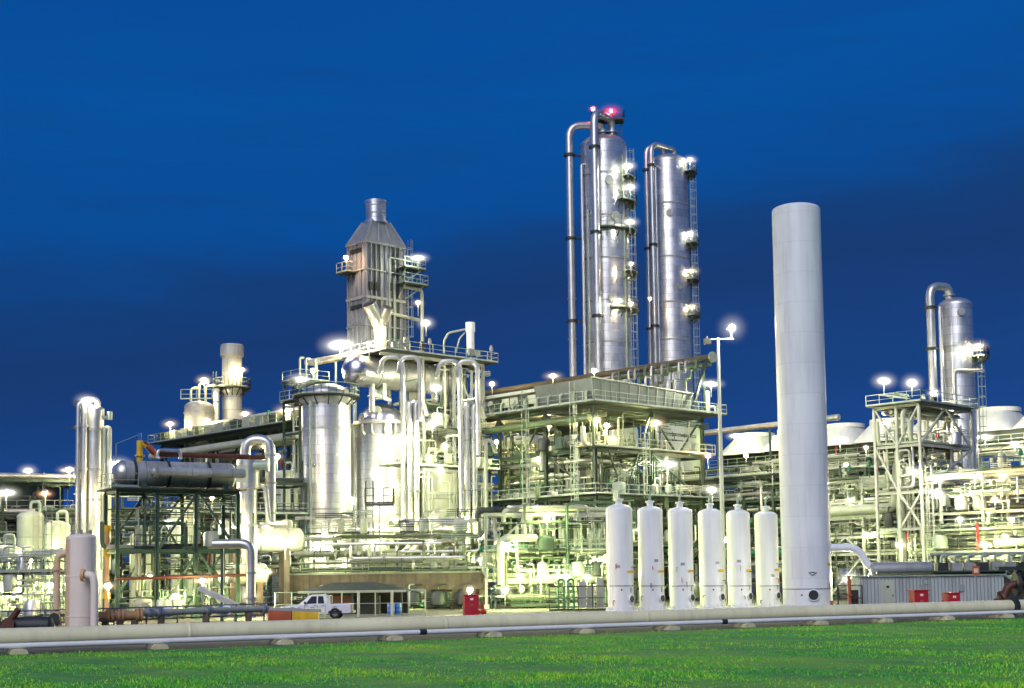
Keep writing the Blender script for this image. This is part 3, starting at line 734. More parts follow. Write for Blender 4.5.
# ---------------------------------------------------------------- six white vessels and the tall white column
VS = [(620, 26.5, 504), (651, 25, 506), (681, 24.5, 507), (711, 24, 508.5), (739, 23.5, 509.5), (767, 23, 511)]
def vessel(px, w, py, d, label, i):
    p = W(px, 560, d)
    t = thing('pressure_vessel', label, 'vessel', (p.x, d, 0), 0, 'row of six white vessels')
    r = M(w, d) / 2; zt = Z(py, d, px); zb = Z(586, d, px)
    MB().lathe([(r, zb + 0.03), (r, zt - r * 0.42)] + head(r, zt - r * 0.42, 0.42), 40).build('shell', WHITE, t)
    MB().lathe([(r - 0.012, 0.0), (r - 0.012, zb)], 40).build('skirt', WHITE, t)
    MB().ring(zb + 0.015, r - 0.02, 0.035, 0.09, 40).build('weld_band', SHEET, t)
    q = MB().lathe([(0.26, zt - 0.14), (0.26, zt + 0.30), (0.38, zt + 0.30), (0.38, zt + 0.42), (0.26, zt + 0.42), (0.001, zt + 0.5)], 20)
    q.build('top_nozzle', WHITE, t)
    sgn = 1
    MB().tube([(0, 0, zt + 0.4), (0, 0, zt + 1.0), (0.35, 0.5, zt + 1.25), (0.5, 3.2, zt + 1.25)], 0.09, 8, 0.3).build('vent_pipe', GALV, t)
    a = R(-44)
    c = Vector((math.cos(a), math.sin(a), 0))
    MB().tube([c * (r - 0.06) + Vector((0, 0, 0.95)), c * (r + 0.1) + Vector((0, 0, 0.95))], 0.34, 20).build('manway_rim', WHITE, t)
    MB().tube([c * (r - 0.02) + Vector((0, 0, 0.95)), c * (r + 0.115) + Vector((0, 0, 0.95))], 0.27, 20).build('manway', DARK, t)
    q = MB()
    for k in range(5): q.box((c.x * (r + 0.012), c.y * (r + 0.012), 1.5 + k * 0.085), (0.16, 0.02, 0.04), a + PI / 2)
    q.build('stencil_mark', DARK, t)
    MB().box((c.x * (r + 0.01), c.y * (r + 0.01), 3.15), (0.02, 0.75, 0.2), a).build('yellow_label', YELLOW, t)
    MB().tube([(0, -r - 0.03, zb - 0.3), (0, -r + 0.1, zb - 0.3)], 0.07, 10).build('vent_hole', DARK, t)
    rg = random.Random(90 + i)
    for k in range(3):                                     # gauges, drain and tags differ from vessel to vessel
        b = R(rg.uniform(-150, -20)); c2 = Vector((math.cos(b), math.sin(b), 0)); z2 = rg.uniform(.5, 4.2)
        q = MB().tube([c2 * (r - .05) + Vector((0, 0, z2)), c2 * (r + .22) + Vector((0, 0, z2)), c2 * (r + .22) + Vector((0, 0, z2 - rg.uniform(.2, .45)))], .035, 6, .06)
        q.build('drain_cock', rg.choice([SHEET, DARK, RED]), t)
    b = R(rg.uniform(-130, -60)); MB().box(((r + .012) * math.cos(b), (r + .012) * math.sin(b), rg.uniform(2.6, 4.4)), (.02, .34, .22), b).build('name_plate', SHEET, t)
    q = MB().ring(0.05, r - 0.03, 0.22, 0.1, 32)
    for k in range(16):
        b = 2 * PI * k / 16; q.box(((r + 0.09) * math.cos(b), (r + 0.09) * math.sin(b), 0.2), (0.08, 0.08, 0.22), b)
    q.build('base_ring', WHITE, t)
for i, (px, w, py) in enumerate(VS):
    vessel(px, w, py, 114 + i * 1.7, f'white upright pressure vessel, {ORD[i]} of the row of six' if i < 5 else 'white upright pressure vessel, rightmost of six, next to the tall white column', i)

d = 110
p = W(804, 480, d)
t = thing('white_column', 'very tall plain white column rising against the sky right of the six vessels', 'column', (p.x, d, 0))
r = M(48.4, d) / 2; zt = Z(205, d, 800); zb = Z(589, d, 804)
WC = mat('white column paint', (0.89, 0.90, 0.90), 0.0, 0.42, 0.06, 0.24, 0.22, dirt=(0.40, 0.40, 0.38), coat=0.15, seams=('z', 2.4, 2))
for m_ in WC.node_tree.nodes:
    if m_.type == 'MATH' and m_.operation == 'MULTIPLY' and abs(m_.inputs[1].default_value - 0.55) < 1e-6: m_.inputs[1].default_value = 0.07
    if m_.type == 'BUMP': m_.inputs['Strength'].default_value = 0.1
    if m_.type == 'MAP_RANGE' and abs(m_.inputs[3].default_value - 0.82) < 1e-3: m_.inputs[3].default_value = 0.96; m_.inputs[4].default_value = 1.02
MB().lathe([(r, zb + 0.03), (r, zt - 0.45)] + head(r, zt - 0.45, 0.24), 56).build('shell', WC, t)
MB().lathe([(r + 0.01, 0), (r - 0.01, zb)], 56).build('skirt', WHITE, t)
MB().ring(zb + 0.015, r - 0.02, 0.03, 0.09, 56).build('weld_band', SHEET, t)
MB().tube([(0.05, -r - 0.12, 1.15), (0.05, -r + 0.3, 1.15)], 0.46, 24).build('manway_rim', WHITE, t)
MB().tube([(0.05, -r - 0.135, 1.15), (0.05, -r + 0.3, 1.15)], 0.38, 24).build('manway', DARK, t)
q = MB()
for s in (-1, 1): q.bar((0.05 + s * 0.3, -r - 0.02, 2.9), (0.05, -r - 0.03, 2.65), 0.05)
q.bar((-.1, -r - .02, 2.9), (.2, -r - .02, 2.9), .05); q.build('lifting_mark', DARK, t)
a = R(-38); c = Vector((math.cos(a), math.sin(a)))
MB().box((c.x * (r + 0.01), c.y * (r + 0.01), 3.5), (0.5, 0.02, 0.18), a + PI / 2).build('yellow_label', YELLOW, t)
q = MB()
for k in range(4): q.box((c.x * (r + 0.014), c.y * (r + 0.014), 1.7 + k * 0.1), (0.2, 0.02, 0.05), a + PI / 2)
q.build('stencil_mark', DARK, t)
q = MB()
for k in range(9): q.box((math.cos(R(-25)) * (r + 0.012), math.sin(R(-25)) * (r + 0.012), 9.2 + k * 0.42), (0.22, 0.02, 0.26), R(65))
q.build('faded_lettering', SHEET, t)
for k in (-0.8, -0.2, 0.5): MB().tube([(k, -math.sqrt(r * r - k * k) - 0.03, zb - 0.45), (k, -r + 0.4, zb - 0.45)], 0.07, 10).build('vent_hole', DARK, t)
q = MB().ring(0.06, r - 0.03, 0.3, 0.12, 48)
for k in range(32):
    b = 2 * PI * k / 32; q.box(((r + 0.13) * math.cos(b), (r + 0.13) * math.sin(b), 0.26), (0.12, 0.1, 0.3), b)
q.build('base_ring', WHITE, t)
MB().tube([(1.3, -r + 0.1, 0.3), (1.35, -r - 0.5, 0.3), (1.35, -r - 0.5, 0.7)], 0.12, 10, 0.2).build('drain_pipe', BRICK, t)

# ---------------------------------------------------------------- ribbed white building with plant on its roof (right)
d = 104
xa, xb = X(859, d), X(1003, d); zt = Z(576.5, d, 930)
t = thing('equipment_building', 'long low ribbed white sheet metal building at the right', 'building', ((xa + xb) / 2, d + 2, 0))
w = (xb - xa) / 2
MB().box((0, 0, zt / 2), (2 * w, 4, zt)).build('wall', RIB, t)
MB().box((0, 0, zt + 0.06), (2 * w + 0.3, 4.3, 0.1)).build('roof', GALV, t)
dr = MB().box((-w + 2.05, -2.03, 1.15), (1.0, 0.05, 2.1)).build('door', PALE, t)
MB().box((-w + 2.4, -2.08, 1.1), (0.05, 0.05, 0.18)).build('handle', DARK, dr)
MB().box((-w + 2.05, -2.07, 1.75), (0.2, 0.012, 0.16)).build('notice', DARK, dr)
MB().ladder((-w + 4.9, -2.05), 0, zt + 0.2, cage=False).build('wall_ladder', GALV, t)
for x in (-w + 4.6, -w + 7.5): MB().box((x, -2.06, 1.6), (0.4, 0.1, 0.5)).build('junction_box', GALV, t)
v = [(w, -2, 0.002), (w + 3.6, -2, 0.002), (w, -2, zt), (w, 2, 0.002), (w + 3.6, 2, 0.002), (w, 2, zt)]
MB()._add(v, [(0, 1, 2), (3, 5, 4), (1, 4, 5, 2)]).build('ramp_side', DARK, t)
MB().rail([(w + 0.2, -2, zt - .1), (w + 3.2, -2, 0.2)], 0.9, 0.05).build('stair_rail', GALV, t)

t = thing('manifold_header', 'horizontal row of pipes and headers seen above the ribbed building', 'pipe header', (X(845, 110), 109.5, 0), R(0))
z = Z(568.5, 109.5, 930)
L2 = X(1040, 110) - X(845, 110)
MB().tube([(-2.2, 0, z + 1.75), (1.0, 0, z + 1.7), (1.7, 0, z), (5.6, 0, z)], 0.30, 16, 1.0).build('pipe', WHITE, t)
MB().lathe(head(0.55, 2.0, 0.5, up=-1)[::-1] + head(0.55, 6.4, 0.5), 20, (0, -0.2, z), 'x').build('drum', SHEET, t)
for k in range(9):
    x = 7.4 + k * 1.05; MB().box((x, 0, z + 0.05), (0.8, 0.9, 0.75)).build('valve_block', SHEET if k % 3 else DARK, t)
    MB().tube([(x, 0, z + 0.4), (x, 0, z + 0.95), (x + 0.5, 0, z + 0.95), (x + .5, 0.4, z + .95)], 0.11, 8, 0.15).build('pipe', GALV, t)
MB().tube([(6.6, -0.5, z - 0.45), (L2, -0.5, z - 0.45)], 0.16, 10).build('pipe', PIPEG, t)
MB().tube([(6.6, 0.5, z + 1.1), (L2, 0.5, z + 1.1)], 0.12, 10).build('pipe', GALV, t)
MB().box((L2 / 2 + 1, 0, zt + 0.35), (L2 - 2, 2.4, 0.12)).build('skid', LGREEN, t)
for x in (2, 6, 10, 14): MB().box((x, 0.8, (zt + 0.3) / 2), (0.25, 0.25, zt + 0.3)).build('post', BSTEEL, t)

# small red sign on its post, dark railing, dark red valve at the edge
p = W(976, 580, 96)
t = thing('sign_post', 'small square orange red sign on a thin post before the ribbed building', 'sign', (p.x, 96, 0))
MB().tube([(0, 0, 0), (0, 0, 3.3)], 0.05, 8).build('post', SHEET, t)
q = MB().box((0, -0.07, 2.85), (0.5, 0.03, 0.62)).build('sign_panel', BRICK, t)
MB().box((0, -0.092, 2.85), (0.3, 0.01, 0.3)).build('emblem', CONCL, q)
MB().tube([(0.05, 0.1, 3.35), (0.05, 0.1, 3.4)], 0.1, 8).build('post_cap', DARK, t)
p = W(838, 600, 103); L_ = X(861, 103) - p.x
t = thing('service_rail', 'dark rusty service railing between the white column and ribbed building', 'railing', (p.x, 103, 0))
for x in (0, L_ / 2, L_): MB().bar((x, 0, 0), (x, 0, 1.9), 0.09).build('post', DARK, t)
for z in (0.95, 1.9): MB().bar((0, 0, z), (L_, 0, z), 0.07).build('rail', MAROON, t)
MB().box((L_ * 0.7, 0.4, 0.8), (0.6, 0.5, 1.5)).build('panel', DARK, t)
q = MB().tube([(L_ * .45, -.3, 0), (L_ * .45, -.3, 2.6)], 0.12, 8); q.flange((L_ * .45, -.3, 1.2), (0, 0, 1), .24); q.build('red_riser', BRICK, t)
p = W(1012, 592, 87)
t = thing('gate_valve', 'dark red flanged valve and black actuator at the right edge', 'valve', (p.x, p.y, 0))
q = MB().tube([(-0.9, 0, 1.1), (-0.55, 0, 1.1), (-0.25, 0, 1.85), (0.3, 0, 2.0), (2.5, 0, 2.0)], 0.24, 14, 0.4); q.flange((-0.6, 0, 1.1), (1, 0, 0.4), 0.5, 0.16, 18); q.build('elbow', MAROON, t)
q = MB(); q.flange((0.3, 0, 2.0), (1, 0, 0), 0.75, 0.2, 22); q.flange((0.75, 0, 2.0), (1, 0, 0), 0.75, 0.2, 22); q.build('flange', DARK, t)
MB().box((0.9, 0, 2.95), (3.6, 0.8, 0.22)).build('actuator', DARK, t)
MB().tube([(0.5, 0, 2.0), (0.5, 0, 2.9)], 0.14, 10).build('stem', DARK, t)
for x in (0.9, 2.0): MB().box((x, 0, 0.85), (0.3, 0.5, 1.7)).build('pipe_foot', DARK, t)
MB().tube([(-.9, 0, 1.1), (-.9, 0, 0.0)], 0.24, 14).build('drop_pipe', MAROON, t)

# electrical kiosk and rails between the red cabinet and the vessels
p = W(556, 598, 118)
t = thing('switch_panel', 'dark grey switch panel inside a black railing left of the vessels', 'switch panel', (p.x, 118, 0))
for x, h in ((2.2, 2.2), (2.9, 1.7), (3.7, 2.5)): MB().box((x, 0, h / 2 + 0.2), (0.6, 0.5, h)).build('cabinet', SHEET, t)
MB().rail([(-0.6, -1.2, 0), (4.2, -1.2, 0)], 2.0, 0.09, 1.2).build('railing', DARK, t)
for x in (0.2, 1.0): MB().tube([(x, 0, 0), (x, 0, 2.6), (x + 0.5, 0, 2.6), (x + 0.5, 0, 0)], 0.09, 8, 0.2).build('pipe', GPIPE, t)
# ================================================================ TOWERS AND UPRIGHT VESSELS
def arc_platform(t, r, z, a0, a1, w=1.25, m=None):
    n = max(5, int(abs(a1 - a0) / 0.22))
    q = MB().lathe([(r, z), (r + w, z), (r + w, z + 0.12), (r, z + 0.12), (r, z)], n, a0=a0, a1=a1)
    for k in range(0, n + 1, 2):
        a = a0 + (a1 - a0) * k / n; c, s = math.cos(a), math.sin(a)
        q.bar((c * r, s * r, z - 0.9), (c * (r + w), s * (r + w), z), 0.1)
    pf = q.build('platform', m or GRATE, t)
    pts = [((r + w) * math.cos(a0 + (a1 - a0) * k / n), (r + w) * math.sin(a0 + (a1 - a0) * k / n), z + 0.12) for k in range(n + 1)]
    pts = [(r * math.cos(a0) * 1.02, r * math.sin(a0) * 1.02, z + .12)] + pts + [(r * math.cos(a1) * 1.02, r * math.sin(a1) * 1.02, z + .12)]
    MB().rail(pts, 1.1, 0.065, 1.2).build('handrail', GALV, pf)
    return pf

def tower(label, px, w, pytop, d, pyref, bands=(), cat='tower', name='process_tower', skirt=None, m=None, k=0.5, base=0.0, n=44, hm=None):
    p = W(px, pyref, d)
    t = thing(name, label, cat, (p.x, d, base))
    r = M(w, d) / 2; zt = Z(pytop, d, px) - base
    MB().lathe([(r, 0), (r, zt - r * k)], n).build('shell', m or CLAD, t)
    MB().lathe(head(r + 0.03, zt - r * k + 0.002, k), n).build('head', hm or (STAIN if m is None else m), t)
    if skirt: MB().lathe([(r * skirt[0], 0), (r * skirt[0], skirt[1]), (r + 0.01, skirt[1] + 1.6)], n).build('skirt', PALE, t)
    for py in bands: MB().ring(Z(py, d, px) - base, r - 0.01, 0.09, 0.2, n).build('band', SHEET, t)
    return t, r, zt, p
def zz(t, py, px=None): return Z(py, t.location.y, px or 512 + F * t.location.x / t.location.y) - t.location.z
def lx(t, px, py=300, dy=0.0):
    return W(px, py, t.location.y + dy).x - t.location.x

# tall distillation tower (left of the pair)
t, r, zt, p = tower('tallest silver distillation tower, the one carrying the red beacon lights', 605.5, 48, 136, 175, 260, (178, 220, 262, 304, 345), skirt=(1.22, 21))
yb = -r - 1.2
for px, top, px2, nm, dy in ((571, 127, 603, 'overhead_pipe', -1.0), (596.5, 121, 612, 'overhead_pipe', yb)):
    x, x2 = lx(t, px, 250, dy), lx(t, px2, 130, 0)
    q = MB().tube([(x, dy, 9), (x, dy, zz(t, top)), (x2, -0.3, zz(t, top)), (x2, -0.3, zt - 0.4)], 0.5 if px > 580 else 0.47, 16, 1.7)
    q.flange((x2, -0.3, zt + 0.35), (0, 0, 1), 0.8, 0.2, 16)
    for py in (240, 300, 340): q.flange((x, dy, zz(t, py)), (0, 0, 1), 0.56, 0.16, 16)
    q.build(nm, STAIN, t)
    for py in (157, 240, 322):
        z = zz(t, py); b = MB(); b.bar((x, dy, z), (x * 0.55, min(dy * 0.3, -0.5), z), 0.22); b.ring(z, 0.5, 0.22, 0.3, 16, (x, dy)); b.build('bracket', PIPED, t)
x = lx(t, 583, 250, -2); MB().tube([(x, -2, 6), (x, -2, zz(t, 168)), (x + 0.9, -1, zz(t, 168))], 0.2, 10).build('reflux_pipe', STAIN, t)
x = lx(t, 588, 250, -2.6); MB().tube([(x, -2.6, 6), (x, -2.6, zz(t, 215)), (x + 0.5, -1.5, zz(t, 215))], 0.13, 8).build('reflux_pipe', GALV, t)
x = lx(t, 624, 250, -1.0); MB().tube([(x, -2.1, 8), (x, -2.1, zz(t, 160))], 0.13, 8).build('riser', GALV, t)
for py, a in ((187, R(-82)), (222, R(-70)), (302, R(-80))):
    c, s = math.cos(a), math.sin(a); z = zz(t, py)
    q = MB().tube([(c * (r - 0.2), s * (r - 0.2), z), (c * (r + 0.35), s * (r + 0.35), z)], 0.42, 16); q.tube([(c * (r + 0.3), s * (r + 0.3), z), (c * (r + 0.42), s * (r + 0.42), z)], 0.58, 16)
    q.build('manway', SHEET, t)
for py, a0, a1 in ((182, -45, 30), (206, -60, 30), (234, -115, 25), (276, -45, 30), (313, -85, 25)): arc_platform(t, r, zz(t, py), R(a0), R(a1), 1.1)
MB().ladder((r * math.cos(R(-20)) + 0.3, r * math.sin(R(-20)) - 0.2), 20, zz(t, 160), (0.8, -0.6)).build('ladder', GALV, t)
q = MB(); q.box((0.6, 0, zt + 1.9), (4.2, 2.0, 0.1)); q.build('top_platform', GRATE, t)
for sx in (-1.3, 0, 2.3): MB().bar((sx, 0, zt - 1), (sx, 0, zt + 1.9), 0.16).build('platform_post', PIPED, t)
MB().rail([(-1.45, -.95, zt + 1.95), (2.65, -.95, zt + 1.95), (2.65, .95, zt + 1.95), (-1.45, .95, zt + 1.95)], 1.1, 0.07, 1.4, close=True).build('handrail', PIPED, t)

# second distillation tower
t, r, zt, p = tower('second silver distillation tower, right of the tallest one', 670, 40, 155, 185, 260, (207, 260, 305, 342), skirt=(1.3, 22))
for px, top, px2, dy in ((648.5, 148, 664, -1.0), (653.5, 150, 674, -r - 0.6)):
    x, x2 = lx(t, px, 260, dy), lx(t, px2, 150)
    q = MB().tube([(x, dy, 9), (x, dy, zz(t, top)), (x2, 0, zz(t, top)), (x2, 0, zt - 0.4)], 0.36, 14, 1.5); q.build('overhead_pipe', STAIN, t)
    for py in (172, 250, 330):
        z = zz(t, py); b = MB(); b.bar((x, dy, z), (x * 0.55, -0.5, z), 0.22); b.ring(z, 0.36, 0.2, 0.3, 14, (x, dy)); b.build('bracket', PIPED, t)
x = lx(t, 657.5, 260, -r - .3); MB().tube([(x, -r - .3, 8), (x, -r - .3, zz(t, 172)), (x + .6, -r + .7, zz(t, 172))], 0.17, 10).build('reflux_pipe', STAIN, t)
for py, a in ((218, R(-95)), (290, R(-70))):
    c, s = math.cos(a), math.sin(a); z = zz(t, py)
    MB().tube([(c * (r - 0.2), s * (r - 0.2), z), (c * (r + 0.3), s * (r + 0.3), z)], 0.45, 16).build('manway', SHEET, t)
for py, a0, a1 in ((176, -40, 40), (247, -40, 40), (283, -40, 40), (319, -40, 40)): arc_platform(t, r, zz(t, py), R(a0), R(a1), 1.2)
MB().ladder((r * math.cos(R(-15)) + 0.35, r * math.sin(R(-15))), 20, zz(t, 170), (0.9, -0.4)).build('ladder', GALV, t)

# right-hand column behind the lamp structure
t, r, zt, p = tower('silver column with a looped overhead pipe at the far right', 957, 33, 298, 152, 350, (348,), n=40)
x = lx(t, 931.5, 340, -1.0); x2 = lx(t, 949, 285)
q = MB().tube([(x, -1.0, 8), (x, -1.0, zz(t, 287)), (x2, 0, zz(t, 287)), (x2, 0, zt - 0.3)], 0.46, 16, 1.5); q.flange((x2, 0, zt + 0.3), (0, 0, 1), 0.7, 0.18); q.build('overhead_pipe', STAIN, t)
for py in (309, 350):
    z = zz(t, py); b = MB(); b.bar((x, -1, z), (x * 0.5, -0.4, z), 0.2); b.ring(z, 0.46, 0.2, 0.3, 14, (x, -1)); b.build('bracket', PIPED, t)
x = lx(t, 941, 340, -2); MB().tube([(x, -2, 8), (x, -2, zz(t, 309)), (x + .5, -1, zz(t, 309))], 0.2, 10).build('reflux_pipe', STAIN, t)
q = MB().tube([(lx(t, 948, 370), -r - .25, 9), (lx(t, 948, 370), -r - .25, zz(t, 373)), (lx(t, 977, 370), -r - .25, zz(t, 373)), (lx(t, 980, 370), -0.6, zz(t, 373)), (lx(t, 980, 370), -.6, zz(t, 356))], 0.17, 10, .4); q.build('side_pipe', STAIN, t)
MB().tube([(0, -r + .2, zz(t, 315)), (0, -r - 0.3, zz(t, 315))], 0.4, 16).build('manway', SHEET, t)
arc_platform(t, r, zz(t, 360), R(-50), R(50), 1.5)
MB().ladder((r * math.cos(R(-10)) + 0.3, r * math.sin(R(-10))), 14, zz(t, 350), (1, -.2)).build('ladder', GALV, t)

# silver vessel left of the heater
t, r, zt, p = tower('broad silver vessel with platform round its dome, left below the heater', 326.5, 49, 384, 140, 480, (430, 510), name='process_vessel', cat='vessel', k=0.45)
arc_platform(t, r, zz(t, 398, 326), R(0), R(359), 0.9)
q = MB().tube([(-r * .5, -r - .25, 3.6), (-r * .5, -r - .25, zz(t, 404))], 0.13, 8); q.build('riser', GALV, t)
MB().ring(zz(t, 402, 326), r - .02, .25, .6, 44).build('collar', SHEET, t)
MB().lathe([(r + .06, 3.3), (r + .06, zz(t, 556)), (r, zz(t, 553))], 40).build('skirt', PALE, t)
MB().tube([(r * .6, -r * .85, zz(t, 548)), (r * .8, -r * 1.25, zz(t, 548))], 0.3, 14).build('nozzle', STAIN, t)

# heater complex vessels
t, r, zt, p = tower('vessel with dark dished dome and round manhole under the lying drum', 381, 45, 404, 147.5, 480, (), name='process_vessel', cat='vessel', k=0.8, hm=MIRR)
MB().ring(zz(t, 424, 380), r - 0.02, 0.55, 0.35, 40).build('collar', STAIN, t)
a = R(-95); c, s = math.cos(a), math.sin(a); z = zz(t, 413)
MB().tube([(c * r * .5, s * r * .5, z), (c * r * .93, s * r * .93, z)], 0.52, 20).build('manway', PALE, t)
for a in (-130, -105, -75, -50):
    c, s = math.cos(R(a)), math.sin(R(a)); MB().tube([(c * (r + .3), s * (r + .3), zz(t, 426)), (c * (r + .3), s * (r + .3), zz(t, 434)), (c * (r - .3), s * (r - .3), zz(t, 437))], 0.17, 10, .4).build('nozzle', STAIN, t)
MB().lathe([(r + .05, 3.3), (r + .05, zz(t, 545)), (r, zz(t, 542))], 40).build('skirt', PALE, t)
t, r, zt, p = tower('brightly lit pale vessel behind pipes at the right of the heater', 446, 50, 462, 153, 500, (), name='process_vessel', cat='vessel', m=PALE, k=0.4)
for py in (500, 520): MB().ring(zz(t, py, 446), r - .01, .06, .12, 40).build('band', SHEET, t)
MB().tube([(0.4, -r + .2, zz(t, 520)), (0.4, -r - .3, zz(t, 520))], 0.5, 16).build('manway', GALV, t)

# left skyline: domed vessel, vent stack, slim vent
t, r, zt, p = tower('grey domed vessel on the left platform beside the vent stack', 199, 29, 401, 170, 410, (413,), name='process_vessel', cat='vessel', m=SHEET, k=0.45)
for x, h in ((-1.0, 2.6), (0.0, 3.6), (0.8, 3.0)): MB().tube([(x, 0, zt - .5), (x, 0, zt + h * .6), (x + 1.2, 0, zt + h * .6 + .1)], 0.16, 8, .4).build('vent_pipe', GALV, t)
MB().rail([(-1.9, -1.4, zt + .05), (1.9, -1.4, zt + .05)], 1.2, .08).build('handrail', GALV, t)
p = W(232, 380, 173)
t = thing('vent_stack', 'pale round vent stack with a collar platform rising above the left platform', 'stack', (p.x, 173, 0))
r = M(20, 173) / 2; z0, z1 = zz(t, 345, 232), zz(t, 358, 232)
MB().lathe([(r, 0), (r, z1), (r * 1.18, z1 + .25), (r * 1.18, z0 - .3), (r * 1.12, z0), (r * 0.95, z0), (r * .95, z0 - 1.5), (0.001, z0 - 1.5)], 36).build('shell', mat('vent stack paint', (0.52, 0.53, 0.50), .15, .5, .12, .25, .6, seams=('z', 1.6, 3)), t)
arc_platform(t, r, zz(t, 389, 232), R(-180), R(179), 1.0)
MB().ladder((-r - .3, -.3), 20, zz(t, 380, 232), (-1, -.4)).build('ladder', GALV, t)
p = W(216, 404, 171)
t = thing('slim_vent', 'slim white vent pipe between the domed vessel and the vent stack', 'vent', (p.x, 171, 0))
MB().lathe([(.34, 0), (.34, zz(t, 391)), (.42, zz(t, 391)), (.42, zz(t, 389)), (.001, zz(t, 388.5))], 20).build('shell', WHITE, t)
MB().ring(zz(t, 402), .33, .06, .15, 20).build('band', SHEET, t)

# left tower cluster
t, r, zt, p = tower('narrow bright tower at the far left, top of it crowned by a lamp', 95, 17, 406, 122, 460, (430, 470, 500), name='process_tower', m=STAIN)
for px, top, rr, dy in ((78, 402, .22, -.3), (84, 399, .26, -.8)):
    x = lx(t, px, 460, dy); q = MB().tube([(x, dy, 3), (x, dy, zz(t, top, px) - 0.1), (x + 0.9, 0, zz(t, top, px) - .1), (x + .9, 0, zt - .6)], rr, 12, .4)
    for py in (427, 470): q.ring(zz(t, py, px), rr, .1, .2, 12, (x, dy))
    q.build('overhead_pipe', STAIN, t)
x = lx(t, 110, 460); x0 = lx(t, 105, 460); q = MB().tube([(x0, -.2, 4), (x0, -.2, zz(t, 428, 108)), (x, -.2, zz(t, 428, 108)), (x, -.2, 4)], .2, 12, .28); q.build('loop_pipe', PIPEW, t)
q = MB(); q.tube([(r, 0, zz(t, 418, 95)), (r + .5, 0, zz(t, 418, 95))], .18, 10); q.tube([(r + .5, 0, zz(t, 420, 95)), (r + .5, 0, zz(t, 412, 95))], .24, 10); q.build('relief_valve', GALV, t)
q = MB(); q.bar((-r, 0, zz(t, 427, 95)), (-r - 1.3, 0, zz(t, 427, 95)), .16, .3); q.build('bracket', PIPED, t)
q = MB(); q.tube([(-1.0, 0, zt - .8), (-1.5, 0, zt + .2)], .06, 6); q.box((-1.6, 0, zt + .25), (.5, .4, .45)); q.build('unlit_floodlight', DARK, t)

# far-left tanks and drums
for lb, px, w, py, d, k, m in (('pale green domed tank left of the white and orange vessel', 57, 25, 521, 118, .5, PALE),
                              ('pale drum high in the scaffolding at the far left', 30, 26, 511, 121, .5, PIPEW),
                              ('pale tank cut by the left edge of the photo', 4, 36, 545, 114, .4, PALE),
                              ('small upright drum seen through the green frame', 141, 22, 532, 128, .5, PALE),
                              ('cream upright drum behind the right half of the green frame', 184, 26, 500, 130, .5, PALE),
                              ('pale upright drum between the green frame and broad silver vessel', 222, 22, 520, 132, .45, PIPEW),
                              ('pale upright drum just left of the broad silver vessel', 285, 26, 470, 150, .45, PALE),
                              ('cream upright drum low behind the pipes left of the white vessels', 520, 34, 436, 172, .45, PALE),
                              ('pale upright drum seen under the central platform', 585, 36, 460, 188, .45, PALE),
                              ('large cream vessel standing below the lamp under the central platform', 552, 44, 428, 196, .4, PALE)):
    t, r, zt, p = tower(lb, px, w, py, d, 560, (), name='storage_drum', cat='drum', m=m, k=k, n=28)
    for f in (.45, .75): MB().ring(zt * f, r - .01, .05, .12, 28).build('band', SHEET, t)
    MB().tube([(0, 0, zt - .2), (0, 0, zt + .8), (.8, 0, zt + .8), (.8, 0, zt - 2.0)], .13, 8, .3).build('vent_pipe', GALV, t)
    MB().ladder((r * .7, -r * .75), 0.3, zt, (.6, -.8), cage=False).build('ladder', GALV, t)
p = W(10, 560, 200)
t = thing('storage_tank', 'large low round storage tank on the far left skyline', 'tank', (p.x - 4, 200, 0))
zt = zz(t, 486, 10); MB().lathe([(11, 0), (11, zt), (10.9, zt + .1), (.001, zt + .9)], 48).build('shell', LGREEN, t)
arc_platform(t, 11, zt - .1, R(-180), R(179), .8)
for z in (zt * .4, zt * .7): MB().ring(z, 10.99, .15, .3, 48).build('band', GALV, t)
MB().ladder((4, -10.9), 0, zt, (.3, -1)).build('ladder', GALV, t)

def lying_drum(label, px0, px1, py, d, rot, r, m, legs=None, name='lying_drum', zb=0.0):
    fr = Frame(px0, d, rot); L_ = fr.u(px1); z = Z(py, d, px0)
    t = thing(name, label, 'drum', (fr.o.x, fr.o.y, 0), rot)
    MB().lathe(head(r, r * .5, .5, up=-1)[::-1] + head(r, L_ - r * .5, .5), 28, (0, 0, z), 'x').build('shell', m, t)
    for f in (.2, .5, .8): MB().lathe([(r - .01, -.08), (r + .07, -.08), (r + .07, .08), (r - .01, .08)], 28, (L_ * f, 0, z), 'x').build('band', SHEET, t)
    for f in (.22, .78): MB().box((L_ * f, 0, (zb + z - r * .6) / 2), (.5, r * 1.5, z - r * .6 - zb)).build('saddle', CONC if zb == 0 else LGREEN, t)
    for f in (.35, .65): MB().tube([(L_ * f, 0, z + r - .1), (L_ * f, 0, z + r + .7)], r * .22, 10).build('nozzle', GALV, t)
    return t, L_, z
lying_drum('long pale lying drum at mid height right of the green frame', 213, 303, 540, 121, R(25), 1.05, PALE)
lying_drum('pale lying exchanger low between the green frame and the silver vessel', 222, 268, 575, 113, R(20), .9, PIPEW)
lying_drum('pale lying drum low behind the concrete deck pipes', 470, 520, 560, 133, ROT, 1.0, PALE)
lying_drum('lying drum under the right end of the central platform', 560, 610, 545, 150, R(20), 1.2, PIPEW)

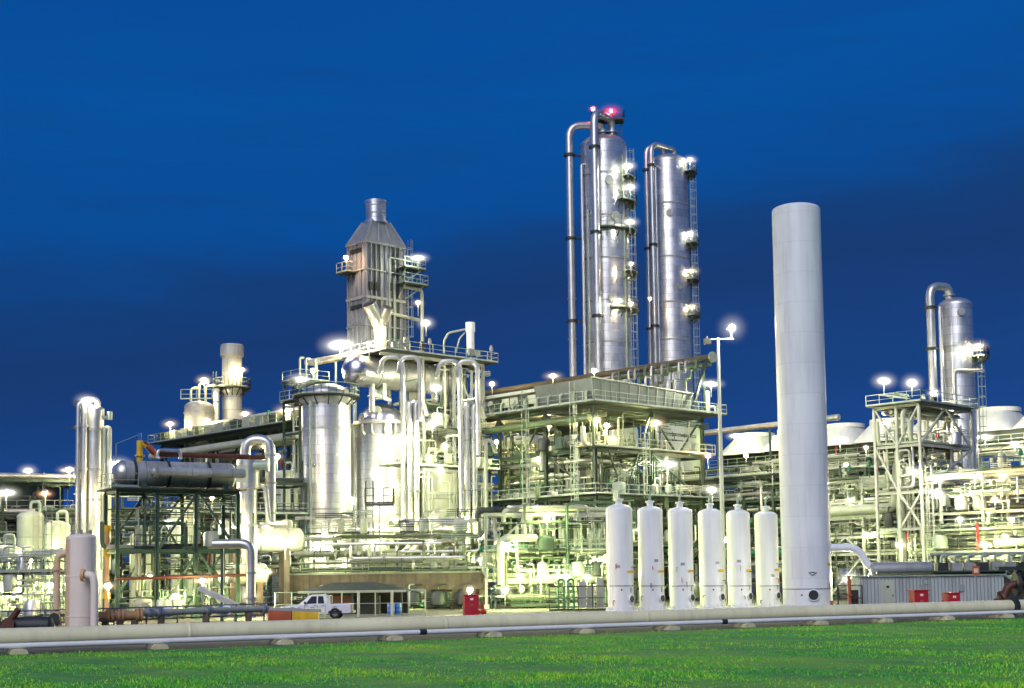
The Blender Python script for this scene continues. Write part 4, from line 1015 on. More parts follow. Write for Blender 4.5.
# ================================================================ HEATER WITH ITS STACK
fr = Frame(366, 150, ROT, py=300)
lu, lv = fr.u(405), fr.v(349)
z0, z1, z2, z3 = Z(352, 150, 380), Z(241, 150, 366), Z(221, 152, 376), Z(199, 152, 376)
t = thing('fired_heater', 'tall grey box heater with pyramid hood and round stack on top', 'heater', (fr.o.x, fr.o.y, 0), ROT)
HP = mat('heater panel sheet', (0.28, 0.29, 0.33), 0.2, 0.48, 0.18, 0.35, 0.9, bump=.15)
MB().box((lu / 2, lv / 2, (z0 + z1) / 2), (lu, lv, z1 - z0)).build('casing', HP, t)
n = 8
for i in range(n + 1):
    MB().box((lu * i / n, -.09, (z0 + z1) / 2), (.16, .18, z1 - z0)).build('stiffener', HP, t)
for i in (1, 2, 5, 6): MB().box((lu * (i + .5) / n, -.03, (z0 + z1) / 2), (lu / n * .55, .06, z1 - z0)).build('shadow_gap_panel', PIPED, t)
for i in range(5):
    MB().box((-.09, lv * i / 4 + (.002 if i else .06), (z0 + z1) / 2), (.18, .16, z1 - z0 - .02)).build('stiffener', HP, t)
for f in (0.0, .25, .5, .75, 1.0):
    z = z0 + (z1 - z0) * f
    q = MB(); q.box((lu / 2, -.14, z), (lu + .3, .28, .3 if f in (0, 1, .5) else .12)); q.box((-.14, lv / 2, z + .006), (.28, lv + .3, .3 if f in (0, 1, .5) else .12)); q.build('girt', SHEET, t)
for f in (.42, .93):
    z = z0 + (z1 - z0) * f; q = MB()
    for i in (0, 1, 2): q.box((-.11, lv * (.3 + i * .22), z), (.22, .5, .5))
    q.build('louvre', DARK, t)
for f, u in ((.6, .24), (.6, .1), (.62, .62), (.4, .6), (.78, .7), (.25, .15)):
    MB().box((lu * u, -.13, z0 + (z1 - z0) * f), (.34, .2, .9)).build('peep_door', DARK, t)
c = (lu / 2, lv / 2); rs = M(22, 152) / 2
vs = [(-.15, -.15, z1 + .1), (lu + .15, -.15, z1 + .1), (lu + .15, lv + .15, z1 + .1), (-.15, lv + .15, z1 + .1)] + [(c[0] + rs * 1.0 * i, c[1] + rs * .8 * j, z2) for i, j in ((-1, -1), (1, -1), (1, 1), (-1, 1))]
MB()._add(vs, [(0, 1, 5, 4), (1, 2, 6, 5), (2, 3, 7, 6), (3, 0, 4, 7), (4, 5, 6, 7), (3, 2, 1, 0)]).build('hood', SHEET, t)
q = MB()
for i in range(4): q.bar(Vector(vs[i]) + Vector((0, 0, .03)), Vector(vs[i + 4]) + Vector((0, 0, .06)), .16)
for k in (.33, .66): q.bar(Vector(vs[0]).lerp(Vector(vs[1]), k) + Vector((0, -.02, .05)), Vector(vs[4]).lerp(Vector(vs[5]), k) + Vector((0, -.02, .05)), .1)
q.build('hood_rib', SHEET, t)
MB().lathe([(rs * 1.12, z2 - .1), (rs * 1.12, z2 + .15), (rs * .93, z2 + .15), (rs * .93, z3 - .25), (rs, z3 - .25), (rs, z3), (rs * .88, z3), (rs * .88, z3 - 1), (.001, z3 - 1)], 36, (c[0], c[1], 0)).build('stack', CLAD, t)
for f in (.4, .75): MB().ring(z2 + (z3 - z2) * f, rs * .92, .06, .12, 36, c).build('band', SHEET, t)
# platforms on the right face, small balcony on the left
for py, u0, u1 in ((267, .8, 1.36), (283, .78, 1.42)):
    z = Z(py, 152, 412); MB().box((lu * (u0 + u1) / 2, -.8, z), (lu * (u1 - u0), 1.6, .14)).build('balcony', GRATE, t)
    MB().rail([(lu * u0, -1.55, z + .07), (lu * u1, -1.55, z + .07), (lu * u1, .4, z + .07)], 1.1, .07, 1.1).build('handrail', GALV, t)
    for k in (u0 + .05, u1 - .1): MB().bar((lu * k, -1.4, z - .05), (lu * min(k, .98), 0, z - 1.6), .12).build('knee_brace', GALV, t)
z = Z(271, 150, 345); MB().box((-.7, lv - .7, z), (1.4, 2.0, .12)).build('balcony', GRATE, t)
MB().rail([(-1.4, lv + .3, z + .06), (-1.4, lv - 1.7, z + .06), (0, lv - 1.7, z + .06)], 1.1, .07, 1.1).build('handrail', GALV, t)
zA = Z(283, 150, 424)
MB().tube([(lu * .9, -.6, zA + .2), (lu + 2.1, -.6, zA + .2), (lu + 2.1, -.6, z0 + .6), (lu + 1.0, -.6, z0 + .6)], .2, 12, .6).build('crossover_pipe', PIPEW, t)
for u in (.55, .68): MB().tube([(lu * u, -.4, Z(253 if u < .6 else 272, 150)), (lu * u, -.4, z0)], .12, 8).build('riser', GALV, t)
MB().tube([(lu * .56, -.4, Z(252, 150)), (lu * 1.3, -.4, Z(252, 150)), (lu * 1.3, -.4, Z(262, 150))], .1, 8).build('riser', GALV, t)
MB().ladder((lu * 1.05, -.2), z0, z1, (1, -.2)).build('ladder', GALV, t)
MB().tube([(lu * .45, -.3, Z(308, 150)), (lu * 1.35, -.3, Z(311, 150))], .2, 10).build('riser', PIPEW, t)
# Y duct in front
p = W(380, 335, 147)
y = thing('twin_duct', 'open-mouthed Y-shaped silver duct at the foot of the heater casing', 'duct', (p.x, 147, 0))
b = Vector((0, 0, p.z)); k = Vector((0, 0, Z(323, 147)))
q = MB().tube([b - Vector((0, 0, 1.5)), k], .72, 20)
def mouth(px, py):
    e = W(px, py, 146.6); return Vector((e.x - p.x, -1.3 if px < 380 else -.9, e.z))
for px, py in ((370, 305), (388, 308)):
    e = mouth(px, py); q.tube([k - Vector((0, 0, .3)), k.lerp(e, .5), e], .72 if px < 380 else .62, 20, caps=False)
q.build('duct', STAIN, y)
for px, py in ((370, 305), (388, 308)):
    e = mouth(px, py); dd = (e - k).normalized(); MB().tube([e - dd * .35, e - dd * .3], .68 if px < 380 else .58, 20).build('mouth', DARK, y)

# heater structure: steel frame carrying the drum and the upper platform
fr = Frame(388, 143, ROT, py=440); HF = fr
uu, vv = fr.u(484), fr.v(354)
zp = [Z(572, 143) + .2, Z(530, 143), Z(466, 143), Z(424, 143), Z(352, 143)]
t = steel('heater_structure', 'pale lit steel structure carrying the heater, lying drum and pipe loops', 'steel structure', (fr.o.x, fr.o.y, 0), ROT, [uu * .36, uu * .68, uu], [0, vv * .55, vv], zp, BSTEEL, .28, .32,
          braces=[('u', 0, uu * .68, uu, zp[3], zp[4], 'x'), ('u', 0, uu * .36, uu * .68, zp[2], zp[3], '/')],
          decks=[(-1.2, uu + 1, -1.4, vv + .5, zp[4]), (-.5, uu + .3, -2.2, 1.0, zp[2]), (uu * .45, uu, -.5, vv, zp[3])],
          rails=[[(-1.2, vv + .4, zp[4] + .25), (-1.2, -1.4, zp[4] + .25), (uu + 1, -1.4, zp[4] + .25), (uu + 1, vv, zp[4] + .25)],
                 [(-.5, 1.0, zp[2] + .25), (-.5, -2.2, zp[2] + .25), (uu + .3, -2.2, zp[2] + .25), (uu + .3, 1, zp[2] + .25)],
                 [(uu * .45, -.5, zp[3] + .25), (uu, -.5, zp[3] + .25)]])
MB().ibeam((.1, vv, zp[0]), (.1, vv, zp[4]), .28, .28).build('post', BSTEEL, t)
for v in (0, vv): MB().ibeam((-1, v, zp[4] - .02), (uu * .36, v, zp[4] - .02), .2, .32).build('beam', BSTEEL, t)
maze(t, uu * .35, uu, .3, vv, zp[2], zp[4] - .5, 26, [PIPEW, STAIN, PIPEG, PALE], .08, .24, 11)
maze(t, 0, uu, -.6, vv, zp[0], zp[1] + 1, 24, [PIPEW, STAIN, PIPEG, PALE], .07, .22, 12)
fittings(t, .5, uu, -1.8, .5, [zp[2], zp[4], zp[0]], 22, 5)
fine(t, uu * .3, uu, -1.6, 2, zp, 90, 201, [PIPEW, GALV, BSTEEL, PIPED, PALE, STAIN])
HC = mat('radiant box sheet', (0.42, 0.41, 0.30), 0.1, 0.55, 0.2, 0.35, 0.8, bump=.15)
bx = thing('radiant_box', 'broad ribbed pale furnace box behind the looped pipes and vessels', 'furnace', (fr.p(2.2, vv + .9).x, fr.p(2.2, vv + .9).y, 0), ROT)
bw = uu - 2.4; zb_, zc_ = 3.3, zp[3] + 1.2
MB().box((bw / 2, 3.0, (zb_ + zc_) / 2), (bw, 6.0, zc_ - zb_)).build('casing', HC, bx)
for i in range(9): MB().box((bw * i / 8, -.1, (zb_ + zc_) / 2), (.16, .2, zc_ - zb_)).build('stiffener', HC, bx)
for i in range(7): MB().box((bw / 2, -.13, zb_ + (zc_ - zb_) * (i + .5) / 7), (bw, .26, .2)).build('girt', LGREEN, bx)
for i in range(10): MB().box((bw * (.5 + i % 5) / 5, -.12, zb_ + (zc_ - zb_) * (.3 if i < 5 else .66)), (.5, .22, .6)).build('burner_door', PIPED, bx)
MB().rail([(0, -1.0, zb_ + (zc_ - zb_) * .52), (bw, -1.0, zb_ + (zc_ - zb_) * .52)]).box((bw / 2, -.6, zb_ + (zc_ - zb_) * .515), (bw, 1.0, .1)).build('walkway', GALV, bx)
# verticals with looped tops and bottom bends (front of the structure)
def loops(label, px, pytop, pybot, du, r, to_left=True, bot=None, d=141.5, m=STAIN):
    p = W(px, (pytop + pybot) / 2, d)
    t = thing('pipe_loop', label, 'pipe', (p.x, p.y, 0), ROT, 'looped silver pipes on the heater structure')
    z1, z0 = Z(pytop, d, px), Z(pybot, d, px)
    pts = [(-du, 1.6, z1 - 1.6), (-du, 1.2, z1), (0, 0, z1), (0, 0, z0)]
    if bot: pts += [(bot, 0, z0), (bot, 2.2, z0)]
    MB().tube(pts, r, 16, 1.0).build('pipe', m, t)
    for f in (.25, .6): MB().ring(z0 + (z1 - z0) * f, r - .01, .09, .16, 16).build('flange', m, t)
    MB().bar((0, 0, (z0 + z1) / 2 + 1), (0, 2.2, (z0 + z1) / 2 + 1), .16).build('bracket', GALV, t)
    return t
loops('looped silver pipe nearest the lying drum head, turning left at its foot', 403, 357, 531, 1.6, .24, bot=-5.5)
loops('second looped silver pipe right of the lying drum head', 420, 357, 421, 1.5, .24)
loops('looped silver pipe before the pale vessel, third from the drum head', 461, 361, 529, 1.7, .24, bot=-4.5)
loops('rightmost looped silver pipe on the heater structure', 478, 361, 455, 1.5, .24)
for lb, px, py0, py1, r in (('pair of thick bright pipes, the left one, below the lying drum', 410, 401, 545, .3), ('pair of thick bright pipes, the right one, below the lying drum', 416.5, 401, 545, .28),
                            ('thick bright pipe at the right corner of the heater structure, left of two', 467.5, 403, 545, .3), ('thick bright pipe at the right corner of the heater structure, right of two', 474.5, 405, 540, .3),
                            ('slim white riser at the right outer edge of the heater structure', 486, 440, 535, .2)):
    p = W(px, 470, 141.8)
    t = thing('riser_pipe', lb, 'pipe', (p.x, p.y, 0), 0, 'bright risers on the heater structure')
    q = MB().tube([(1.0, 1.2, Z(py0, 142) - 1.2), (.6, .6, Z(py0, 142)), (0, 0, Z(py0, 142)), (0, 0, Z(py1, 142)), (-.8, 0, Z(py1, 142) - .6)], r, 14, .6); q.build('pipe', STAIN if r > .25 else PIPEW, t)
    for py in (440, 490, 520): MB().ring(Z(py, 142), r - .01, .1, .15, 14).build('flange', GALV, t)
# the lying drum with round head
p = HF.p(-2.0, 2.6); zc = Z(372, 146)
t = thing('lying_drum', 'polished lying drum with a round end under the heater platform', 'drum', (p.x, p.y, 0), ROT)
MB().lathe([(1.62, 0)] + head(1.62, 12.5, .5), 36, (0, 0, zc), 'x').build('shell', STAIN, t)
MB().lathe(head(1.68, .02, .9, up=-1)[::-1], 36, (0, 0, zc), 'x').build('head', MIRR, t)
for x in (2.2, 5.4, 8.8): MB().lathe([(1.6, -.1), (1.7, -.1), (1.7, .1), (1.6, .1)], 36, (x, 0, zc), 'x').build('band', SHEET, t)
for x in (2.8, 8): MB().box((x, 0, zc - 1.8), (.5, 2.2, 2.0)).build('saddle', GALV, t)
q = MB(); q.tube([(1.5, -.6, zc - 1.3), (1.5, -.6, zc - 4.2)], .3, 12); q.tube([(1.5, -.6, zc - 2.3), (3.6, -.9, zc - 2.9)], .22, 12); q.flange((1.5, -.6, zc - 2.6), (0, 0, 1), .5); q.build('drain_pipe', STAIN, t)
# cream duct running left from the drum, pipework over the silver vessel
p0, p1 = W(364, 353, 146), W(309, 363, 153)
t = thing('roof_duct', 'pale flat duct sloping left from the heater above the silver vessel', 'duct', (p0.x, p0.y, 0))
v = p1 - p0; MB().bar((0, 0, p0.z), (v.x, v.y, p1.z), 1.2, .5).build('duct', BSTEEL, t)
MB().tube([(0.3, -.7, p0.z - .1), (v.x, v.y - .7, p1.z - .1)], .24, 12).build('pipe', STAIN, t)
for f in (.15, .5, .85): MB().bar((v.x * f, v.y * f, p0.z - 9), (v.x * f, v.y * f, p0.z + (p1.z - p0.z) * f - .25), .2).build('post', GALV, t)
fr2 = Frame(300, 146, ROT, py=380)
t = steel('access_tower', 'small railed access platform left above the silver vessel', 'steel platform', (fr2.o.x, fr2.o.y, 0), ROT, [0, 3.4], [0, 3.0], [Z(430, 146), Z(398, 146), Z(378, 146)], LGREEN, .22, .24,
          decks=[(-.4, 3.6, -.4, 3.2, Z(398, 146)), (-.2, 3.6, -.2, 3.2, Z(378, 146))],
          rails=[[(-.4, 3.2, Z(398, 146) + .2), (-.4, -.4, Z(398, 146) + .2), (3.6, -.4, Z(398, 146) + .2)], [(-.2, 3, Z(378, 146) + .2), (-.2, -.2, Z(378, 146) + .2), (3.6, -.2, Z(378, 146) + .2)]])
q = MB()
for u in (.2, 1.0, 2.2): q.tube([(u, .3, Z(378, 146)), (u, .3, Z(354, 146)), (u + .5, .3, Z(354, 146))], .12, 8, .3)
q.build('vent_pipe', GALV, t)
maze(t, 0, 3.4, 0, 3, Z(430, 146), Z(380, 146), 10, [LGREEN, GALV, PIPEW], .06, .15, 3)
# U bend pipes at the silver vessel's foot, white flue on the upper platform, service stand
for i, (px, w) in enumerate(((331.5, 0), (338, 1))):
    p = W(px, 537, 136)
    t = thing('return_bend', ['outer silver return bend at the foot of the silver vessel', 'inner silver return bend at the foot of the silver vessel'][i], 'pipe', (p.x, p.y, 0), 0, 'silver return bends')
    zt, zb = Z(516 + 4 * w, 136), Z(559 - 4 * w, 136); L_ = X(348, 136) - p.x
    MB().tube([(L_, 1.5, zt), (L_, 0, zt), (0, 0, zt), (0, 0, zb), (L_, 0, zb), (L_, 1.2, zb)], .26, 14, .9).build('pipe', STAIN, t)
    MB().flange((0, 0, (zt + zb) / 2), (0, 0, 1), .38, .14).build('flange', GALV, t)
p = W(470.5, 340, 151)
t = thing('white_flue', 'short white flue standing at the right end of the heater platform', 'flue', (p.x, p.y, 0))
zb, zt = Z(352, 151), Z(322, 151)
MB().lathe([(.42, zb), (.42, zt - 1.1), (.52, zt - 1.0), (.52, zt), (.4, zt), (.4, zt - .4), (.001, zt - .4)], 24).build('shell', WHITE, t)
MB().tube([(-.3, 0, zt - .7), (-2.4, 0, zt - 1.1), (-2.9, 0, zt - 2.0), (-2.9, 0, zb)], .12, 8, .3).build('side_pipe', GALV, t)
MB().tube([(-1.6, 0, zb), (-1.2, 0, zb + 1.6), (-.6, 0, zb + 2.2)], .08, 8, .3).build('stay', GALV, t)
p = W(376, 500, 137)
t = thing('valve_stand', 'dark railed valve platform on thin legs before the dome vessel', 'platform', (p.x, p.y, 0))
z = Z(503, 137); x0, x1 = X(366, 137) - p.x, X(394, 137) - p.x
MB().box(((x0 + x1) / 2, 0, z), (x1 - x0, 1.4, .2)).build('deck', DARK, t)
MB().rail([(x0, -.7, z + .1), (x1, -.7, z + .1), (x1, .7, z + .1)], 1.5, .08, .9).build('handrail', PIPED, t)
for x in (x0, x0 + .7, x0 + 1.3): MB().bar((x, .2, 3.3), (x, .2, z + 2.4), .12).build('leg', PIPED, t)

# concrete deck the heater stands on
fr = Frame(283, 128, R(4), py=590)
L_ = fr.u(486); zt = Z(572, 128)
t = thing('concrete_deck', 'rust stained brown concrete deck on columns below the heater', 'concrete deck', (fr.o.x, fr.o.y, 0), R(4))
MB().box((L_ / 2, 13, zt - .75), (L_, 26, 1.5)).build('slab', CONC, t)
for i in range(8):
    for v in (.4, 6):
        MB().box((.4 + (L_ - .8) * i / 7, v, (zt - 1.5) / 2), (.6, .6, zt - 1.5)).build('column', CONC, t)
MB().box((L_ * .17, .9, (zt - 1.5) / 2), (L_ * .34, .3, zt - 1.5)).build('infill_wall', CONC, t)
MB().rail([(0, .1, zt), (L_, .1, zt)], 1.1, .07, 1.5).build('handrail', GALV, t)
for i, x in enumerate((.42, .58, .72, .9)): MB().box((L_ * x, 2.5, .9), (.9, .7, 1.7)).build('cabinet', [SHEET, PALE, DARK, GALV][i], t)
maze(t, .5, L_ - .5, -.3, 1.2, zt + .3, zt + 3.6, 34, [PIPEW, STAIN, PIPEG, PALE], .07, .2, 21)
maze(t, L_ * .4, L_ - .5, 1.5, 5, .3, zt - 1.7, 14, [PIPEW, STAIN, GPIPE, PALE], .06, .15, 22)
fine(t, 0, L_ - .5, -.5, -.1, [.1, zt - 1.6], 40, 214, [PIPED, GALV, PIPEG, DARK])
fine(t, 0, L_ - .5, -.3, 2, [zt + .2, zt + 3.5, zt + 6], 50, 215, [PIPED, GALV, PIPEW, STAIN])

# ================================================================ GREEN FRAME WITH THE DARK DRUM (left)
fr = Frame(117, 105, R(30), py=560)
uu = fr.u(237); z1 = Z(490, 105, 160)
us = [0, uu * .32, uu * .64, uu]
t = steel('green_frame', 'dark green braced steel frame under the grey lying drum', 'steel frame', (fr.o.x, fr.o.y, 0), R(30), us, [0, 3.6], [z1 * .53, z1], GREEN, .27, .27,
          braces=[('u', 0, us[1], us[3], .3, z1 * .53, 'A'), ('u', 0, us[1], us[3], z1 * .53, z1, 'A'), ('u', 3.6, us[0], us[1], .3, z1 * .53, '/'), ('u', 3.6, us[0], us[1], z1 * .53, z1, '/'), ('u', 3.6, us[2], us[3], .3, z1 * .53, 'x'), ('u', 3.6, us[1], us[2], z1 * .53, z1, 'x')],
          decks=[(-.6, uu + .5, -.6, 4.2, z1)], rails=[[(-.6, 4.2, z1 + .25), (-.6, -.6, z1 + .25), (1.4, -.6, z1 + .25)]])
runs(t, 0, uu, .5, 3.4, [z1 * .53], 'u', [5], [PIPED, MAROON, PIPEG, PIPEW], .09, .22)
maze(t, 0, uu, .6, 3.4, .5, z1 - .8, 16, [PIPEG, PIPEW, PIPED, GREEN], .06, .17, 31)
MB().tube([(-.2, -.5, z1 * .32), (uu * 1.1, -.5, z1 * .34)], .13, 10).build('pipe', MAROON, t)
fine(t, 0, uu, .3, 3.6, [0, z1 * .53, z1], 46, 202, [PIPED, GALV, LGREEN, PIPEW, GREEN, PIPEG])
p = fr.p(.75, 1.5); zc = z1 + 1.45; r = .98
DRUM = mat('dark grey drum cladding', (0.52, 0.54, 0.51), .3, .42, .2, .3, .7, seams=('x', 1.6, 0))
t = thing('lying_drum', 'long grey lying drum on top of the green frame at the left', 'drum', (p.x, p.y, 0), R(30))
MB().lathe([(r, 0)] + head(r, uu - .9, .45), 36, (0, 0, zc), 'x').build('shell', DRUM, t)
MB().lathe(head(r + .02, 0.0, .8, up=-1)[::-1], 36, (0, 0, zc), 'x').build('head', STAIN, t)
for x in (.8, 3.4, 6.6): MB().lathe([(r - .01, -.1), (r + .08, -.1), (r + .08, .1), (r - .01, .1)], 36, (x, 0, zc), 'x').build('band', PIPED, t)
for x in (1.4, uu - 1.5): MB().box((x, 0, z1 + .45), (.4, 1.8, .5)).build('saddle', GREEN, t)
q = MB().tube([(2.0, -r - .5, zc + .05), (2.0, -r - .75, zc + .05), (uu - .3, -r - .75, zc + .05)], .36, 14, .3); q.flange((2.0, -r - .75, zc + .05), (1, 0, 0), .48); q.build('side_pipe', DRUM, t)
t = thing('relief_line', 'red brown relief pipe with a yellow valve on top of the grey drum', 'pipe', (p.x, p.y, 0), R(30))
zr = zc + r + .55
q = MB().tube([(1.6, 0, zr + .9), (2.4, 0, zr), (uu + 2, 0, zr)], .2, 12, .4); q.build('pipe', MAROON, t)
q = MB().tube([(1.3, 0, zc + r - .05), (1.3, 0, zr + 1.0)], .24, 12); q.tube([(1.3, 0, zr + .8), (1.9, 0, zr + .6)], .2, 10); q.flange((1.3, 0, zc + r + .4), (0, 0, 1), .38); q.build('valve_body', YELLOW, t)
q = MB().tube([(1.3, 0, zr + 1.0), (1.3, 0, zr + 1.6)], .14, 10); q.build('valve_bonnet', BLUE, t)
MB().tube([(1.9, 0, zr + .62), (2.6, 0, zr - .05)], .22, 10).build('elbow', BRICK, t)
q = MB().tube([(2.6, -.3, zr - .35), (2.6, -.3, zr + .3), (4.4, -.3, zr + .3), (4.4, -.3, zr - .35)], .14, 10, .4); q.build('bypass_pipe', STAIN, t)
MB().bar((-.5, 0, zr - 1.2), (-.5, 0, zr + .7), .07).build('stay_post', GALV, t)
MB().bar((-.5, 0, zr + .7), (1.3, 0, zr + 1.5), .05).build('stay', GALV, t)
p = W(107, 560, 108)
t = thing('orange_riser', 'upright orange pipe with yellow flanges left of the green frame', 'pipe', (p.x, p.y, 0))
MB().tube([(0, 0, .1), (0, 0, Z(520, 108))], .2, 12).build('pipe', ORANGE, t)
for py in (523, 548, 590): MB().flange((0, 0, Z(py, 108)), (0, 0, 1), .3, .5, 14).build('flange', YELLOW, t)

# tall silver loop and its exchanger
p = W(248, 490, 118)
t = thing('upright_exchanger', 'upright silver exchanger with a panelled head beside the grey drum', 'exchanger', (p.x, p.y, 0))
z0, z1, z2 = Z(520, 118), Z(486, 118), Z(455, 118); r = M(23, 118) / 2
MB().lathe([(r * .78, 1.0), (r * .78, z1), (r, z1 + .1), (r, z2 - .1), (r * .9, z2), (.001, z2 + .2)], 32).build('shell', STAIN, t)
for z in (z1 - 3, 3.5): MB().ring(z, r * .77, .12, .2, 32).build('flange', GALV, t)
q = MB().tube([(r * .6, -.4, z2 - .6), (r * 1.7, -.5, z2 - .6)], .42, 14); q.flange((r * 1.8, -.5, z2 - .6), (1, 0, 0), .6, .2, 16); q.build('nozzle', GALV, t)
MB().box((-.3, -r + .02, (z1 + z2) / 2), (1.0, .12, 1.4)).build('name_plate', PALE, t)
q = MB()
for a in (45, 135, 225, 315): q.bar((r * math.cos(R(a)), r * math.sin(R(a)), 0), (r * .8 * math.cos(R(a)), r * .8 * math.sin(R(a)), z1 - 2), .14)
q.build('support', LGREEN, t)
p = W(245, 460, 119.5)
t = thing('silver_loop', 'tall inverted U silver pipe over the upright exchanger', 'pipe', (p.x, p.y, 0))
x2 = X(270.5, 119.5) - p.x; zt = Z(436, 119.5)
q = MB().tube([(0, 0, Z(500, 119.5)), (0, 0, zt), (x2, 0, zt), (x2, 0, Z(524, 119.5)), (x2 - .9, 0, Z(524, 119.5))], .44, 20, 1.15); q.build('pipe', STAIN, t)
for x, py in ((0, 452), (x2, 452), (x2, 480), (x2, 510)): MB().flange((x, 0, Z(py, 119.5)), (0, 0, 1), .56, .14, 20).build('flange', GALV, t)
x1 = X(256, 119.5) - p.x
MB().tube([(x1, -.9, Z(483, 119)), (x1 + 1.0, -.9, Z(483, 119)), (x1 + 1.25, -.9, Z(521, 119)), (x1 + 2.8, -.9, Z(521, 119))], .22, 12, .5).build('branch_pipe', STAIN, t)
p = W(213, 544, 100)
t = thing('bent_pipe', 'bright silver pipe turning down to the ground right of the green frame', 'pipe', (p.x, p.y, 0))
x1 = X(251, 100) - p.x; MB().tube([(0, 0, p.z), (x1, 0, p.z), (x1, 0, 0.2)], .34, 16, .8).build('pipe', STAIN, t)
for z in (1.6, 3.4): MB().flange((x1, 0, z), (0, 0, 1), .46, .14, 16).build('flange', GALV, t)
MB().bar((.6, .3, 0), (.6, .3, p.z), .2).build('post', LGREEN, t)

# ================================================================ LEFT PLATFORM (runs left and away)
fr = Frame(301, 150, ROT, py=440); LP = fr
lv = fr.v(161); zt = Z(424, 150, 300)
vs_ = [0, lv * .2, lv * .4, lv * .6, lv * .8, lv]; ws = 6.5
t = steel('pipe_rack', 'high railed green pipe rack and walkway at the left, behind the grey drum', 'pipe rack', (fr.o.x, fr.o.y, 0), ROT, [0, ws], vs_, [5, 9.5, 14, zt], LGREEN, .3, .36,
          braces=[('v', 0, vs_[i], vs_[i + 1], 14, zt, 'V') for i in range(5)] + [('v', 0, vs_[i], vs_[i + 1], .5, 5, '/') for i in (0, 2, 4)],
          decks=[(-1.4, ws + .5, -.5, lv + 1, zt)], rails=[[(ws, lv + 1, zt + .25), (-1.4, lv + 1, zt + .25), (-1.4, -.5, zt + .25)]])
runs(t, .3, ws, 0, lv, [5, 9.5, 14], 'v', [6, 6, 4], [PIPEG, PIPED, PIPEW, PALE, STAIN], .1, .3)
MB().tube([(-.9, -1, zt - 1.3), (-.9, lv + 1, zt - 1.3)], .45, 16).build('header_pipe', PIPEW, t)
maze(t, -.5, 2, 0, lv, 4, zt - 1, 34, [PIPEG, PIPEW, LGREEN, PALE], .07, .2, 41)
fittings(t, -.9, 1, .5, lv, [zt, 9.5, 14], 26, 6)
fine(t, -.6, 2, 0, lv, [3, 5, 9.5, 14, zt - .5], 110, 203, [PIPED, GALV, LGREEN, PIPEW, GREEN, PIPEG], 'v')
for i in range(11):
    v = lv * (i + .5) / 11; MB().box((-.3, v, zt + .9), (1.3, 1.5, 1.2)).build('motor_box', [PALE, LGREEN, GALV][i % 3], t)
MB().bar((.6, 0, zt + 1.85), (.6, lv * .72, zt + 1.85), .5, .3).build('cable_tray', BSTEEL, t)
MB().ladder((ws * .1, -.6), 5, zt + 1, (0, -1)).build('ladder', GALV, t)

# background rack at the left, runs right and away
fr = Frame(-40, 124, R(24), py=560)
uu = fr.u(305); n = 9
t = steel('pipe_rack', 'low pale pipe rack with three tiers behind the green frame', 'pipe rack', (fr.o.x, fr.o.y, 0), R(24), [uu * i / n for i in range(n + 1)], [0, 5], [3.4, 6.2, 9.0, 12.2], LGREEN, .24, .28,
          braces=[('u', 0, uu * i / n, uu * (i + 1) / n, .3, 3.4, '/') for i in (2, 5, 8)] + [('u', 0, uu * i / n, uu * (i + 1) / n, 3.4, 6.2, '\\') for i in (1, 3, 6)],
          decks=[(0, uu * .35, -.9, 1.5, 6.2), (uu * .5, uu, -.9, 1.5, 9.0)], rails=[[(0, -.9, 6.45), (uu * .35, -.9, 6.45)], [(uu * .5, -.9, 9.25), (uu, -.9, 9.25)]])
runs(t, 0, uu, .3, 4.8, [3.4, 6.2, 9.0, 12.2], 'u', [6, 6, 6, 6], [PIPED, PIPEW, PIPEG, PALE, STAIN, BSTEEL], .09, .32)
maze(t, 0, uu, -1, 4, .4, 9.5, 60, [PIPEW, PIPEG, PIPED, STAIN, LGREEN], .06, .2, 51)
fittings(t, 0, uu, -.8, 2, [0, 3.4, 6.2], 40, 7)
fine(t, 0, uu, -1.2, 2.5, [0, 3.4, 6.2, 9.0, 12.2], 150, 204, [PIPED, GALV, LGREEN, PIPEW, GREEN, PIPEG])
# far-left scaffolding
fr = Frame(-18, 129, R(12), py=560); uu = fr.u(72)
t = steel('steel_scaffold', 'bright multi-level steel staging round the far left tanks', 'steel platform', (fr.o.x, fr.o.y, 0), R(15), [0, uu * .3, uu * .62, uu], [0, 4], [4.2, Z(548, 117), Z(516, 117), Z(497, 117)], BSTEEL, .2, .22,
          decks=[(-.3, uu * .9, -.5, 2, Z(516, 117)), (-.3, uu * .6, -.5, 2, Z(548, 117))], rails=[[(-.3, -.5, Z(516, 117) + .2), (uu * .9, -.5, Z(516, 117) + .2)], [(-.3, -.5, Z(497, 117)), (uu, -.5, Z(497, 117))], [(-.3, -.5, Z(548, 117) + .2), (uu * .6, -.5, Z(548, 117) + .2)]],
          braces=[('u', 0, 0, uu * .3, .3, 4.2, 'x'), ('u', 0, uu * .62, uu, 4.2, Z(516, 117), '/')])
maze(t, 0, uu, -1, 4, .4, 9.4, 34, [PIPEW, PALE, PIPED, BSTEEL, STAIN], .06, .17, 61)
fittings(t, 0, uu, -.5, 1, [0, 4.2, Z(548, 117), Z(516, 117)], 26, 8)
fine(t, 0, uu, -.8, 3, [0, 4.2, Z(548, 117), Z(516, 117), Z(497, 117)], 90, 205, [PIPEW, GALV, BSTEEL, PIPED, PALE, STAIN])
fr = Frame(-14, 111, R(8), py=560); uu = fr.u(70)
t = steel('pipe_stage', 'low bright pipe staging in front of the far left tanks', 'steel platform', (fr.o.x, fr.o.y, 0), R(8), [0, uu * .5, uu], [0, 1.6], [2.0, 3.6], BSTEEL, .12, .14, decks=[(0, uu, -.3, 1.2, 3.6)], rails=[[(0, -.3, 3.75), (uu, -.3, 3.75)]])
maze(t, 0, uu, -.3, 1.6, .3, 5.5, 30, [PIPEW, PALE, GALV, PIPED, STAIN], .04, .12, 63)
